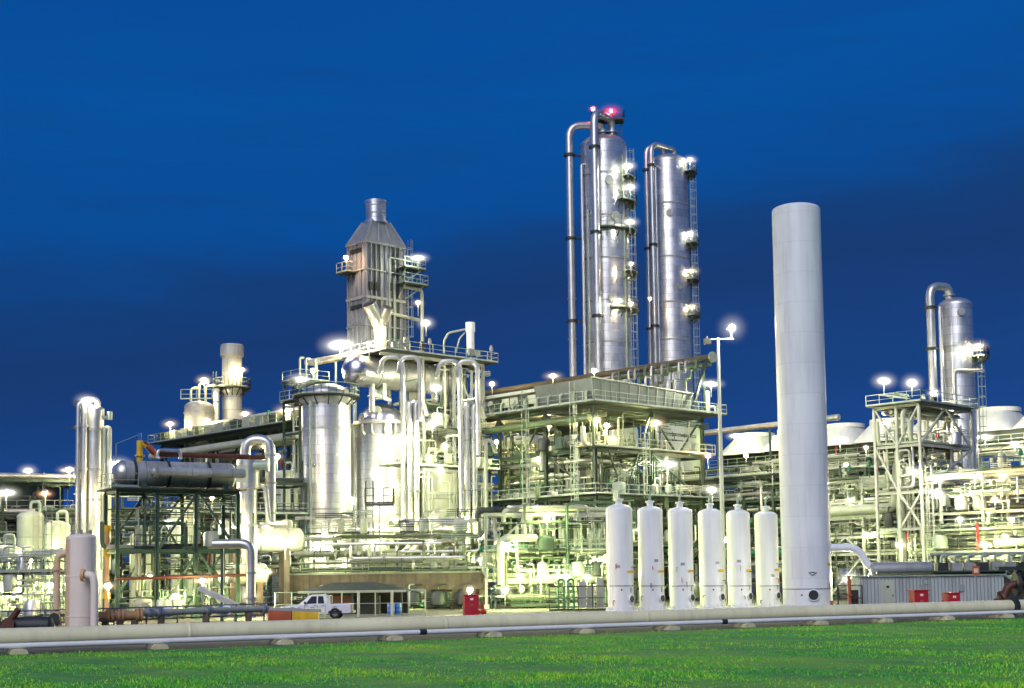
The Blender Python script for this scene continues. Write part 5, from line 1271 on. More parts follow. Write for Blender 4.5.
fine(t, 0, uu, -.4, 1.6, [0, 2.0, 3.6, 6.0], 60, 213, [PIPEW, PALE, GALV, PIPED, STAIN])
for x in (uu * .05, uu * .75): MB().ladder((x, -.7), 0, Z(516, 117), (0, -1)).build('ladder', GALV, t)

# ================================================================ CENTRAL PLATFORM (corner towards the viewer)
fr = Frame(595, 140, ROT, py=440); CF = fr
uu, lv = fr.u(722), fr.v(440); zt = Z(400, 140, 595)
tiers = [Z(545, 140), Z(497, 140), Z(449, 140)]
us = [1.3, uu * .5, uu - 1.6]; vs_ = [1.3, 8.4, 15.6, 23, lv]
t = steel('platform_structure', 'large tiered steel structure with railed top deck in the centre', 'steel structure', (fr.o.x, fr.o.y, 0), ROT, us, vs_, tiers + [zt - .4], LGREEN, .34, .36,
          braces=[('u', vs_[0], us[0], us[1], tiers[1] , zt - .4, 'V'), ('u', vs_[0], us[1], us[2], tiers[2], zt - .4, 'V'), ('u', vs_[0], us[0], us[1], tiers[1], tiers[2], '/'), ('u', vs_[0], us[1], us[2], tiers[1], tiers[2], '\\'), ('u', vs_[0], us[1], us[2], .4, tiers[0], '/')] +
                 [('v', us[0], vs_[i], vs_[i + 1], tiers[2], zt - .4, 'V') for i in range(4)] + [('v', us[0], vs_[i], vs_[i + 1], tiers[0], tiers[1], '/') for i in range(3)] + [('v', us[0], vs_[0], vs_[1], tiers[1], tiers[2], '/')],
          decks=[(-.6, uu + .4, -.6, lv, zt - .4), (0, uu - 1, 0, 3, tiers[2]), (0, 4, 0, lv, tiers[1]), (0, uu - 1, -.4, 2.6, tiers[1])],
          rails=[[(-.6, lv, zt - .1), (-.6, -.6, zt - .1), (uu + .4, -.6, zt - .1), (uu + .4, 6, zt - .1)], [(0, lv, tiers[1] + .25), (0, 0, tiers[1] + .25), (uu - 1, -.4, tiers[1] + .25)], [(0, 0, tiers[2] + .25), (uu - 1, 0, tiers[2] + .25)]])
runs(t, .5, uu - 1, 1, lv, [tiers[0], tiers[1]], 'v', [9, 8], [PIPEG, PIPEW, PALE, STAIN, GPIPE], .1, .34)
runs(t, .5, uu, .6, 9, [tiers[0], tiers[2]], 'u', [6, 5], [PIPEG, PIPEW, PALE, PIPED], .1, .3)
maze(t, 1.9, uu - 2, 2.0, lv, .5, tiers[2] + 2, 84, [PIPEG, PIPEW, PIPED, LGREEN, STAIN, GREEN], .06, .22, 71)
fittings(t, 0, uu, 0, lv, tiers + [0, zt - .4], 46, 9)
fine(t, .2, 5, 0, lv, [0] + tiers + [zt - .6], 130, 206, [PIPED, GALV, LGREEN, PIPEW, GREEN, PIPEG], 'v')
fine(t, 0, uu - 1, .2, 5, [0] + tiers + [zt - .6], 110, 207, [PIPED, GALV, LGREEN, PIPEW, GREEN, PIPEG])
for u in (-.35,):
    for v in (2.4, 9.5, 17): MB().ladder((u, v), tiers[0], zt + 1, (-1, 0)).build('ladder', GALV, t)
MB().ladder((uu * .36, -.2), tiers[1], tiers[2] + 1, (0, -1)).build('ladder', GALV, t)
# air cooler plenum on top of the deck
zf = zt - .4 + .26
PLS = mat('weathered plenum sheet', (.17, .19, .20), .25, .5, .25, .3, .7)
t = thing('cooler_plenum', 'grey sheet metal cooler box on the deck of the central structure', 'air cooler', (fr.o.x, fr.o.y, 0), ROT)
hz = Z(378, 141, 600) - zf
vs8 = [(1.0, 1.2, zf), (uu * .8, 1.2, zf), (uu * .8, 9, zf), (1.0, 9, zf), (.2, .6, zf + hz), (uu * .8, .6, zf + hz * .82), (uu * .8, 9, zf + hz * .82), (.2, 9, zf + hz)]
MB()._add(vs8, [(3, 2, 1, 0), (4, 5, 6, 7), (0, 1, 5, 4), (1, 2, 6, 5), (2, 3, 7, 6), (3, 0, 4, 7)]).build('casing', PLS, t)
for i in range(12):
    f = i / 11; x = .25 + (uu * .8 - .4) * f; MB().bar((1 + (uu * .8 - 1) * f, 1.12, zf + .1), (.2 + (uu * .8 - .2) * f, .55, zf + hz * (1 - .18 * f)), .09, .12).build('stiffener', GALV, t)
MB().bar((.2, .5, zf + hz + .05), (uu * .8, .5, zf + hz * .82 + .05), .3, .12).build('top_rim', BSTEEL, t)
# tube bundles and fans boxes behind along B
t = thing('cooler_bundle', 'railed row of yellowish cooler motor boxes along the left edge of the central deck', 'air cooler', (fr.o.x, fr.o.y, 0), ROT)
for i in range(10):
    v = 9.8 + (lv - 10.5) * i / 10; q = MB(); q.box((1.4, v, zf + 1.3), (1.5, 1.2, .9)); q.box((1.4, v, zf + .5), (.4, .4, .9)); q.build('motor_box', [PALE, LGREEN, BSTEEL][i % 3], t)
MB().box((1.3, lv / 2 + 4, zf + 2.15), (1.8, lv - 9, .34)).build('header_box', BSTEEL, t)
for i in range(12):
    v = 1.5 + lv * .9 * i / 12; MB().tube([(.3, v, zf), (.3, v, zf + 1.2), (.9, v, zf + 1.5)], .12, 8, .3).build('nozzle', PALE, t)
MB().tube([(-.2, .5, zf - 1.6), (-.2, lv, zf - 1.6)], .36, 16).build('header_pipe', PIPEG, t)
# long dark header rising over the deck
u1 = uu - 2.0
z = Z(358, fr.p(u1, 0).y, 700)
t = thing('long_header', 'long dark insulated header pipe slanting over the central deck, towards the towers', 'pipe', (fr.o.x, fr.o.y, 0), ROT)
e = fr.v(478, u1)
MB().tube([(u1, -.8, z), (u1, e, z)], .36, 16).build('pipe', mat('dark olive insulation', (.10, .085, .055), 0, .7, .3, .3, .8), t)
MB().tube([(u1 - .1, -.6, z - .75), (u1 - .1, e, z - .75)], .22, 12).build('pipe', PIPEG, t)
MB().flange((u1, -.75, z), (0, 1, 0), .6, .25, 18).build('flange', GALV, t)
for i in range(9):
    v = .5 + (e - 1) * i / 8; MB().bar((u1, v, zf), (u1, v, z - .4), .2).build('post', LGREEN, t)
for i in range(11):
    v = .8 + 1.25 * i + (i % 2) * .3
    MB().tube([(u1 - .3, v, z - .2), (u1 - .9, v, z - .2), (u1 - .9, v, z - 1.4), (u1 - 1.9, v, z - 1.4), (u1 - 1.9, v, z - 2.4), (u1 - 2.8, v, z - 2.4), (u1 - 2.8, v, zf + hz * .7)], .16, 10, .35).build('swan_neck', [PIPEG, SHEET, STAIN][i % 3], t)
MB().bar((u1 - 3.2, -.3, zf), (u1 - .6, -.3, z - .5), .28, .3).build('prop', PIPED, t)
# white drum at the deck's right end
p = fr.p(uu - 1.0, 1.0)
t = thing('deck_vessel', 'small cream upright vessel at the right end of the central deck', 'vessel', (p.x, p.y, 0))
MB().lathe([(.35, zf), (.35, zf + 2.6)] + head(.35, zf + 2.6), 20).build('shell', PALE, t)
MB().tube([(.3, 0, zf + 1.0), (.9, 0, zf + 1.0), (.9, 0, zf)], .1, 8, .2).build('side_pipe', PALE, t)

# near-ground manifold between the heater and the vessels
fr = Frame(486, 128, R(10), py=560); uu = fr.u(612)
t = steel('pipe_rack', 'low bright manifold rack between the heater and the six white vessels', 'pipe rack', (fr.o.x, fr.o.y, 0), R(10), [0, uu * .35, uu * .7, uu], [0, 4], [2.6, 5.0, 8.6], BSTEEL, .24, .28,
          decks=[(0, uu, -.6, 1, 5.0)], rails=[[(0, -.6, 5.2), (uu, -.6, 5.2)]], braces=[('u', 0, 0, uu * .35, 5, 8.6, '/')])
runs(t, 0, uu, .2, 3.8, [2.6, 5.0, 8.6], 'u', [6, 6, 4], [PIPEW, PIPED, GPIPE, PIPEG, PALE], .09, .3)
maze(t, 0, uu, -.8, 3.6, .3, 9.5, 48, [PIPEW, PALE, BSTEEL, PIPEG, STAIN], .06, .2, 81)
fittings(t, 0, uu, -.8, 1, [0, 2.6, 5.0], 26, 10)
fine(t, 0, uu, -1.2, 2.5, [0, 2.6, 5.0, 8.6], 100, 208, [PIPED, GALV, LGREEN, PIPEW, GREEN, PIPEG])
MB().tube([(1.2, -.9, 2.2), (1.2, -.9, 6.4), (4.5, -.9, 6.4)], .35, 14, .9).build('elbow_pipe', PIPEW, t)
MB().tube([(uu * .62, -1, .2), (uu * .62, -1, 9.4), (uu * .68, -1, 9.6), (uu, -1, 9.6)], .13, 10, .3).build('pipe', GREEN, t)

# ================================================================ RIGHT: racks, lamp structure, air coolers
fr = Frame(1075, 124, ROT, py=540); lv = fr.v(826); n = 6
vs_ = [lv * i / n for i in range(n + 1)]
lev = [Z(552, 133, 930), Z(534, 133, 930), Z(514, 133, 930), Z(497, 133, 930), Z(475, 133, 930)]
t = steel('pipe_rack', 'bright white many-tiered pipe rack at the right, above the ribbed building', 'pipe rack', (fr.o.x, fr.o.y, 0), ROT, [0, 5], vs_, lev, BSTEEL, .26, .26,
          braces=[('v', 0, vs_[5], vs_[6], lev[2], lev[3], 'A'), ('v', 0, vs_[4], vs_[5], lev[1], lev[2], 'A'), ('v', 0, vs_[5], vs_[6], lev[0], lev[1], 'A'), ('v', 0, vs_[2], vs_[3], .3, lev[0], '/'), ('v', 0, vs_[5], vs_[6], .3, lev[0], '\\')],
          decks=[(-.8, 1.2, 0, lv * .55, lev[1])], rails=[[(-.8, 0, lev[1] + .25), (-.8, lv * .55, lev[1] + .25)], [(-.1, 0, lev[3] + .1), (-.1, lv * .4, lev[3] + .1)], [(5.2, 0, lev[3] + .1), (5.2, lv, lev[3] + .1)], [(5.2, 0, lev[2] + .1), (5.2, lv, lev[2] + .1)], [(-.2, lv * .55, lev[2] + .1), (-.2, lv, lev[2] + .1)]])
runs(t, .3, 4.8, 0, lv, lev, 'v', [5, 5, 5, 4, 4], [PIPEW, PALE, PIPED, PIPEG, STAIN], .07, .2)
maze(t, -.6, 4, 0, lv, .5, lev[3] + 3, 66, [PIPEW, PALE, BSTEEL, STAIN, PIPEG], .06, .2, 91)
fittings(t, -.5, 3, 0, lv, lev, 34, 11)
fine(t, -.8, 3, 0, lv, [1.5] + lev + [lev[3] + 2.5], 150, 209, [PIPEW, GALV, BSTEEL, PIPED, PALE, STAIN], 'v')
MB().tube([(-.5, lv * 1.02, lev[2] + .8), (-.5, lv * .68, lev[2] + .8), (-.5, lv * .66, lev[3] + 3.5)], .52, 16, 1.0).build('large_pipe', PIPEW, t)
MB().tube([(-.5, lv * .28, lev[0] + .7), (-.5, -1, lev[0] + .7)], .4, 14).build('large_pipe', PIPEW, t)
for v in (lv * .52, lv * .6): MB().ladder((-.9, v), .5, lev[3] + 2, (-1, 0)).build('ladder', BSTEEL, t)
q = MB().tube([(-.9, lv * .34, lev[0]), (-.9, lv * .34, lev[0] + 2.6)], .12, 8); q.build('red_riser', RED, t)
# rack left of the tall column
fr = Frame(868, 146, ROT, py=540); lv = fr.v(664); n = 7
vs_ = [lv * i / n for i in range(n + 1)]
lev2 = [Z(560, 152), Z(528, 152), Z(502, 152), Z(478, 152)]
t = steel('pipe_rack', 'greenish pipe rack behind the six white vessels, left of the tall column', 'pipe rack', (fr.o.x, fr.o.y, 0), ROT, [0, 5], vs_, lev2, LGREEN, .3, .34,
          braces=[('v', 0, vs_[i], vs_[i + 1], lev2[i % 3], lev2[i % 3 + 1], '/x\\A'[i % 4]) for i in range(7)], rails=[[(0, 0, lev2[3] + .2), (0, lv, lev2[3] + .2)], [(0, 0, lev2[2] + .2), (0, lv, lev2[2] + .2)]])
runs(t, .2, 4.8, 0, lv, lev2, 'v', [7, 6, 6, 6], [PIPEW, PALE, PIPEG, GPIPE, STAIN], .1, .3)
maze(t, -.6, 4, 0, lv, .5, lev2[3] + 2, 60, [PIPEW, PALE, PIPEG, PIPED, STAIN], .06, .2, 101)
fittings(t, -.3, 3, 0, lv, lev2, 30, 12)
fine(t, -.8, 3, 0, lv, [1.5] + lev2, 150, 210, [PIPED, GALV, LGREEN, PIPEW, GREEN, PIPEG], 'v')
# lamp structure
fr = Frame(921, 133, ROT, py=470); uu, lv = fr.u(974), fr.v(877); zt = Z(404, 133, 915)
zl = [Z(534, 133), Z(497, 133), Z(450, 133), zt]
t = steel('braced_tower', 'pale braced steel tower with a railed top carrying two floodlights', 'steel tower', (fr.o.x, fr.o.y, 0), ROT, [0, uu], [0, lv * .5, lv], zl, BSTEEL, .25, .25,
          braces=[('u', 0, 0, uu, zl[2], zl[3], 'A'), ('v', 0, 0, lv * .5, zl[2], zl[3], '\\'), ('v', 0, lv * .5, lv, zl[1], zl[2], '/'), ('v', 0, lv * .5, lv, zl[2], zl[3], '/'), ('u', 0, 0, uu, zl[1], zl[2], '/'), ('v', 0, 0, lv * .5, zl[0], zl[1], 'x')],
          decks=[(-.6, uu + .4, -.6, lv + .5, zt), (0, uu, 0, lv, zl[2])],
          rails=[[(-.6, lv + .5, zt + .22), (-.6, -.6, zt + .22), (uu + .4, -.6, zt + .22), (uu + .4, lv, zt + .22)], [(0, lv, zl[2] + .22), (0, 0, zl[2] + .22), (uu, 0, zl[2] + .22)]])
runs(t, 0, uu, .5, lv, [zl[2], zt - .9], 'u', [3, 3], [PIPEW, PALE, STAIN], .1, .25)
maze(t, 0, uu, 0, lv, zl[1], zt - .5, 24, [PIPEW, PALE, PIPED, BSTEEL, STAIN], .07, .22, 111)
for u, v in ((1.0, lv * .6), (2.6, lv * .8)): MB().tube([(u, v, .5), (u, v, zt - 1.2)], .42, 14).build('large_pipe', PIPEW, t)
fittings(t, 0, uu, 0, lv, zl, 14, 13)
fine(t, 0, uu, 0, lv, [2] + zl, 60, 211, [PIPEW, GALV, BSTEEL, PIPED, PALE, STAIN])
# air cooler bank with fan hoods
fr = Frame(1075, 156, ROT, py=440); lv = fr.v(722); zt = Z(451, 172, 900)
AB = fr; n = 8
vs_ = [lv * i / n for i in range(n + 1)]
t = steel('cooler_bank', 'long raised air cooler bank with a white railing on the right skyline', 'air cooler', (fr.o.x, fr.o.y, 0), ROT, [0, 8], vs_, [zt * .35, zt * .68, zt - .6], BSTEEL, .32, .36,
          braces=[('v', 0, vs_[i], vs_[i + 1], zt * .68, zt - .6, 'V') for i in range(0, 8, 2)] + [('v', 0, vs_[i], vs_[i + 1], zt * .35, zt * .68, '/') for i in range(1, 8, 2)],
          decks=[(-1.3, 9, -1, lv + 1, zt - .6)], rails=[[(-1.3, -1, zt - .3), (-1.3, lv + 1, zt - .3)]])
MB().box((4.2, lv / 2, zt + .9), (8, lv, 1.4)).build('tube_bundle', PIPED, t)
runs(t, .2, 7.5, 0, lv, [zt * .35, zt * .68], 'v', [6, 6], [PIPEW, PALE, PIPEG, PIPED, STAIN], .1, .26)
maze(t, -1, 3, 0, lv, zt * .2, zt - 1, 56, [PIPEW, PALE, BSTEEL, PIPEG], .07, .22, 121)
fittings(t, -1, 2, 0, lv, [zt - .6, zt * .68], 24, 14)
fine(t, -1.2, 3, 0, lv, [zt * .35, zt * .68, zt - .8], 120, 212, [PIPED, GALV, LGREEN, PIPEW, GREEN, PIPEG], 'v')
MB().tube([(-1.0, lv * .5, zt - 1.6), (-1.0, lv, zt - 1.6)], .35, 14).build('header_pipe', PIPEW, t)
MB().tube([(-1.5, -1, zt * .62), (-1.5, lv * .16, zt * .62), (-1.5, lv * .16, zt * .92)], .4, 14, .9).build('header_pipe', PIPEW, t)
hood = None; n = 7
for i in range(n):
    v = lv * (i + .5) / n
    p = fr.p(3.0, v, zt + 1.6)
    lb = f'pale conical fan hood on the air cooler bank, {ORD[n - 1 - i]} of the row' if i else 'pale conical fan hood on the air cooler bank, rightmost of the row'
    if hood is None:
        hood = thing('fan_hood', lb, 'fan hood', p, ROT, 'fan hoods on the air cooler bank')
        w = lv / n * .498; r = w * .7
        prof = []
        m_ = 32; vs8 = []; f8 = []
        for j in range(m_):
            a = 2 * PI * (j + .5) / m_; c, s = math.cos(a), math.sin(a); k = 1 / max(abs(c), abs(s))
            vs8.append((4.6 * c * k, w * s * k, -.3)); 
        for j in range(m_):
            a = 2 * PI * (j + .5) / m_; vs8.append((r * 1.1 * math.cos(a), r * math.sin(a), 2.3))
        f8 = [(j, (j + 1) % m_, m_ + (j + 1) % m_, m_ + j) for j in range(m_)]
        MB()._add(vs8, f8).build('cone', HOODW, hood)
        MB().lathe([(r * 1.0, 2.2), (r * 1.1, 2.25), (r * 1.1, 2.75), (r * 1.0, 2.75), (r * 1.0, 2.2)], 36).build('fan_ring', HOODW, hood)
        MB().lathe([(r * .99, 2.6), (.001, 2.62)], 24).build('fan_screen', SHEET, hood)
    else:
        copy_thing(hood, p, lb)
p0 = W(705, 433, 172)
t = thing('skyline_pipe', 'long bright horizontal pipe with a rounded end above the fan hoods, behind the tall column', 'pipe', (p0.x, p0.y, 0))
p1 = W(839, 417, 160); v = p1 - p0
MB().tube([(0, 0, p0.z), (v.x, v.y, p1.z)], .36, 16).build('pipe', STAIN, t)
for f in (.1, .5, .9): MB().bar((v.x * f, v.y * f, 10), (v.x * f, v.y * f, p0.z + (p1.z - p0.z) * f - .5), .25).build('post', LGREEN, t)
# ================================================================ LAMPS
WARM = (1.0, 0.80, 0.38); GRN = (0.88, 1.0, 0.38); WHT = (1.0, 0.99, 0.68); REDL = (1.0, 0.04, 0.08)
KIND = {'w': (WARM, 1.0), 'g': (GRN, 1.0), 'b': (WHT, 1.6), 'r': (REDL, .05), 'o': ((1.0, .62, .30), .5)}
POWER = 950.0
BM = {k: emis('lit bulb ' + k, c, POWER * s * (8 if k == 'r' else 1)) for k, (c, s) in KIND.items()}
GC = {'w': (1.0, .78, .48), 'g': (.97, 1.0, .66), 'b': (1.0, .97, .84), 'r': REDL, 'o': (1.0, .5, .28)}
GM = {k: halo_mat('luminous halo ' + k, GC[k], {'w': 1.1, 'g': 1.1, 'b': 1.6, 'r': 1.4, 'o': .9}[k] * 1.5, 50) for k, (c, s) in KIND.items()}
MESHES = {}
def shared(key, fn):
    if key not in MESHES: MESHES[key] = fn()
    return MESHES[key]
def ico(name, r, sub, m):
    me = bpy.data.meshes.new(name); bm = bmesh.new(); bmesh.ops.create_icosphere(bm, subdivisions=sub, radius=r); bm.to_mesh(me); bm.free()
    me.polygons.foreach_set('use_smooth', [True] * len(me.polygons)); me.materials.append(m); return me
def child(name, me, par, loc=(0, 0, 0)):
    o = bpy.data.objects.new(name, me); COL.objects.link(o); o.parent = par; o.location = loc; return o
def lamp_at(loc, h, k, g, label, group=None, b=1.0, pole=True):
    """a lamp on a short post: base at loc, bulb h above"""
    t = thing('area_lamp', label, 'lamp', loc, 0, group)
    def post():
        q = MB().tube([(0, .12, 0), (0, .12, h + .12), (0, 0, h + .3)], .045, 6, .15); return q.mesh('pole', GALV)
    def shade(): return MB().lathe([(.3, .16), (.22, .3), (.08, .36), (.001, .38)], 12).mesh('shade', SHEET)
    child('pole', shared(('p', h), post), t)
    child('shade', shared('shade', shade), t, (0, 0, h))
    child('bulb', shared(('b', k, b), lambda: ico('bulb', .2 * b, 2, BM[k])), t, (0, 0, h))
    o = child('halo', shared(('g', k, g), lambda: ico('halo', g * 1.3, 4, GM[k])), t, (0, 0, h))  # additive glow sphere standing in for bloom round the bulb
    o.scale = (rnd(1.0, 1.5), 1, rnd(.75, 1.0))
    return t
def lamp(px, py, d, label, k='w', g=.8, h=1.4, b=1.0, group=None):
    p = W(px, py, d); return lamp_at((p.x, p.y, p.z - h), h, k, g, label, group, b)
L_ = [
 # left
 (28, 471, 150, 'bright floodlight above the far left storage tank', 'b', 1.2), (69, 470, 125, 'lamp just left of the narrow bright tower', 'w', .8), (117, 464, 122, 'bright lamp right of the narrow tower, left of the grey drum end', 'b', 1.1),
 (6, 493, 116, 'bright lamp in the staging at the left edge of the photo', 'b', 1.0), (45, 494, 116, 'orange tinted lamp on the staging left of the narrow tower', 'o', .6), (107, 493, 118, 'lamp at the foot of the narrow tower beside the green frame', 'w', .7),
 (30, 560, 114, 'lamp low among the far left tanks', 'g', .6), (62, 552, 114, 'lamp beside the pale green domed tank', 'g', .6), (86, 401, 121, 'brightest lamp at the left, crowning the narrow tower', 'b', 1.1),
 (170, 424, 168, 'lamp at the far left corner of the left walkway', 'w', 1.0), (204, 380, 169, 'lamp on the vent pipe above the domed vessel', 'w', .9), (207, 421, 164, 'lamp at the foot of the domed vessel on the left walkway', 'w', 1.1),
 (245, 414, 160, 'lamp at the foot of the vent stack on the left walkway', 'w', 1.0), (242, 370, 171, 'small lamp on the side of the vent stack', 'w', .6), (285, 411, 150, 'lamp at the right end of the left walkway', 'w', 1.1),
 (265, 446, 121, 'small lamp inside the tall silver loop', 'w', .6), (277, 457, 122, 'small lamp right of the tall silver loop', 'w', .6),
 (168, 523, 111, 'bright lamp high inside the green frame', 'b', .9), (150, 577, 109, 'lamp low inside the green frame, between its left legs', 'w', .6), (108, 586, 100, 'lamp low beside the upright orange pipe', 'w', .7),
 (202, 581, 106, 'lamp low at the right legs of the green frame', 'w', .6), (216, 577, 112, 'pale lamp beside the lying exchanger right of the green frame', 'b', .8), (219, 523, 114, 'small orange lamp by the upright exchanger', 'o', .6), (236, 529, 114, 'bright lamp on the upright exchanger foot', 'b', .9),
 (285, 543, 119, 'lamp at the right end of the long pale lying drum', 'b', 1.0), (266, 572, 112, 'lamp low between the lying exchanger and the shed', 'w', .8), (212, 498, 128, 'small red orange lamp behind the green frame top', 'o', .4),
 # heater
 (300, 380, 146, 'lamp on the small access platform above the silver vessel', 'b', 1.1), (313, 371, 149, 'small lamp under the pale flat duct', 'w', .7), (340, 345, 144, 'very bright floodlight at the left of the heater platform', 'b', 1.7),
 (418, 258, 151, 'lamp on the balcony at the heater right face', 'b', .9), (418, 303, 151, 'lamp halfway down the heater right side', 'w', .8), (426, 323, 148, 'bright lamp at the lower right of the heater', 'b', 1.2), (346, 258, 149, 'tiny lamp on the left balcony of the heater', 'o', .35),
 (378, 331, 145, 'small lamp in front of the Y-shaped duct', 'w', .5), (369, 344, 143, 'small lamp at the platform corner below the Y-shaped duct', 'w', .5), (436, 388, 142.5, 'bright lamp between the looped pipes on the heater structure', 'b', 1.2), (432, 424, 141, 'bright lamp below the looped pipes, centre of the heater structure', 'b', 1.1),
 (400, 440, 140, 'bright lamp in front of the dome vessel collar', 'b', 1.3), (375, 474, 139, 'lamp above the dark valve stand', 'b', 1.0), (445, 446, 141, 'lamp above the walkway before the pale vessel', 'g', .8), (318, 546, 135, 'lamp at the foot of the silver vessel', 'b', .9), (372, 545, 133, 'bright lamp on the concrete deck below the dark valve stand', 'b', 1.1),
 (428, 543, 134, 'lamp over the concrete deck below the pale vessel', 'g', .8), (467, 520, 140, 'small lamp low on the right risers', 'g', .5), (470, 590, 108, 'lamp just above the left red cabinet', 'w', .7), (412, 596, 131, 'lamp in the opening under the concrete deck', 'g', .6),
 # centre
 (492, 384, 172, 'lamp over the header at the left end of the central deck', 'w', .9), (553, 376, 158, 'lamp over the header halfway along the central deck', 'w', 1.0), (594, 371, 150, 'small lamp above the deck corner of the central structure', 'w', .6), (711, 384, 150, 'lamp at the right end of the central deck', 'b', 1.1),
 (500, 430, 162, 'lamp under the left end of the central deck', 'w', .8), (497, 442, 160, 'second lamp under the left end of the central deck, lower', 'w', .8), (546, 420, 152, 'lamp under the deck at the middle of the left side', 'w', .7), (549, 426, 151, 'second lamp under the deck at the middle of the left side, lower', 'w', .8),
 (538, 459, 150, 'bright lamp in the middle tier, left side of the central structure', 'g', 1.0), (597, 420, 141, 'lamp under the front corner of the central deck', 'w', .8), (607, 426, 141, 'small lamp right beside the front corner post of the central deck', 'w', .6), (656, 423, 147, 'bright lamp under the right half of the central deck', 'w', 1.0),
 (668, 464, 147, 'bright lamp in the middle tier, right side of the central structure', 'b', 1.2), (712, 490, 138, 'bright lamp above the fourth white vessel', 'b', .9), (547, 518, 127, 'bright lamp above the low manifold rack', 'g', 1.0), (520, 576, 124, 'low lamp left of the switch panel, first of four in a line', 'g', .8), (541, 576, 124, 'low lamp left of the switch panel, second of four in a line', 'g', .8),
 (566, 577, 124, 'low lamp above the switch panel, third of four in a line', 'g', .7), (587, 577, 124, 'low lamp right of the switch panel, last of four in a line', 'g', .9), (508, 545, 127, 'small lamp low at the left end of the manifold rack', 'g', .5),
 # towers
 (628, 166, 171, 'lamp at the topmost side platform of the tallest tower', 'b', .9), (630, 187, 171, 'lamp at the second side platform of the tallest tower', 'b', 1.0), (630, 222, 170, 'lamp at the third side platform of the tallest tower', 'b', 1.0), (631, 264, 170, 'small lamp at the fourth side platform of the tallest tower', 'w', .6), (618, 301, 169.5, 'bright lamp on the front of the tallest tower', 'b', .9), (631, 304, 170, 'lamp at the lowest side platform of the tallest tower', 'w', .8),
 (690, 160, 183, 'lamp at the top platform of the second tower', 'b', 1.0), (690, 234, 183, 'lamp at the second platform of the second tower', 'b', 1.0), (691, 271, 183, 'lamp at the third platform of the second tower', 'w', .9), (692, 307, 183, 'lamp at the lowest platform of the second tower', 'w', .9), (650, 299, 178, 'tiny orange lamp on the pipes left of the second tower', 'o', .35),
 (593, 109, 175, 'small red beacon light on the tallest tower, the left one', 'r', .6), (611, 111, 174, 'large red beacon light on the tallest tower, the right one', 'r', 1.1),
 # right
 (884, 381, 137, 'floodlight on the braced tower top, the left one', 'b', 1.2), (912, 383, 135, 'floodlight on the braced tower top, the right one', 'b', 1.1), (978, 346, 150, 'lamp on the side platform of the far right column', 'w', .9), (971, 349, 149, 'small lamp against the far right column shell', 'b', .5), (934, 393, 142, 'lamp at the foot of the far right column pipes', 'b', .7),
 (884, 423, 139, 'lamp below the braced tower top', 'w', .8), (905, 428, 136, 'bright lamp inside the braced tower', 'b', .9), (952, 430, 145, 'bright lamp between the braced tower and right fan hoods', 'b', 1.2), (866, 448, 160, 'small lamp on the cooler railing left of the braced tower', 'w', .6), (708, 456, 150, 'small orange lamp right of the central structure', 'o', .6), (746, 456, 165, 'small orange lamp on the cooler bank left of the tall column', 'o', .4),
 (914, 472, 132, 'bright lamp in the top tier of the right rack beside the braced tower', 'b', 1.1), (939, 478, 131, 'bright lamp on the right rack, right of the braced tower', 'b', .9), (975, 477, 128, 'warm lamp in the right rack, left of two', 'w', .9), (1003, 476, 126, 'warm lamp in the right rack, right of two', 'w', .9), (1012, 520, 123, 'small red orange lamp at the right edge of the rack', 'o', .5), (937, 493, 130, 'bright lamp over the second tier of the right rack', 'b', .7),
 (440, 470, 143, 'added bright fill lamp on the walkway in front of the pale vessel', 'b', .8), (352, 500, 141, 'added fill lamp between the silver vessel and the dome vessel', 'b', .8), (395, 520, 139, 'added fill lamp beside the risers right of the dark valve stand', 'g', .8), (345, 566, 132, 'added fill lamp on the concrete deck below the return bends', 'g', .7), (480, 560, 130, 'added fill lamp at the right end of the concrete deck', 'g', .7),  # lamps added to brighten the lower heater structure
 (250, 596, 106, 'added fill lamp low at the foot of the bent silver pipe', 'g', .7), (175, 596, 108, 'added fill lamp low in the middle of the green frame', 'g', .6), (130, 548, 118, 'added fill lamp behind the left legs of the green frame', 'g', .7), (15, 590, 112, 'added fill lamp at ground level at the left edge of the photo', 'g', .7), (50, 585, 112, 'added fill lamp at ground level left of the white and orange vessel', 'g', .7),  # low lamps added to raise the glow near the ground
 (505, 590, 122, 'added ground level fill lamp right of the left red cabinet', 'g', .7), (600, 560, 130, 'added fill lamp left of the first white vessel', 'g', .7), (640, 455, 158, 'added fill lamp deep under the middle of the central deck', 'g', .7), (850, 579, 112, 'bright lamp low between the tall column and ribbed building', 'b', 1.1), (846, 465, 158, 'lamp right of the tall column under the cooler railing', 'g', .6), (850, 500, 141, 'lamp in the third tier of the right rack beside the tall column', 'g', .7), (868, 535, 139, 'lamp in the second tier of the right rack beside the tall column', 'g', .7), (960, 520, 129, 'lamp in the middle of the right rack', 'g', .7), (995, 500, 127, 'small lamp in the upper right of the right rack', 'w', .6), (840, 440, 166, 'lamp on the cooler railing just right of the tall column', 'b', .8), (1015, 445, 156, 'lamp on the cooler railing at the right edge of the photo', 'b', .9),  # those left of the tall column are added to brighten the plant
 (900, 545, 134, 'lamp low in the right rack above the ribbed building', 'g', .7), (985, 545, 127, 'lamp low at the right end of the rack', 'g', .7),
 (640, 530, 140, 'lamp behind the first two white vessels', 'g', .7), (725, 540, 146, 'lamp behind the last white vessels', 'g', .7), (690, 585, 126, 'lamp low behind the gap of the white vessels', 'g', .6), (775, 570, 124, 'lamp low behind the last white vessel', 'g', .7),
 (735, 436, 186, 'lamp on the cooler bank at the foot of the leftmost fan hoods', 'g', .9), (775, 438, 180, 'lamp on the cooler bank left beside the tall column', 'g', .9), (985, 437, 158, 'lamp on the cooler bank under the right fan hoods', 'b', 1.0),
]
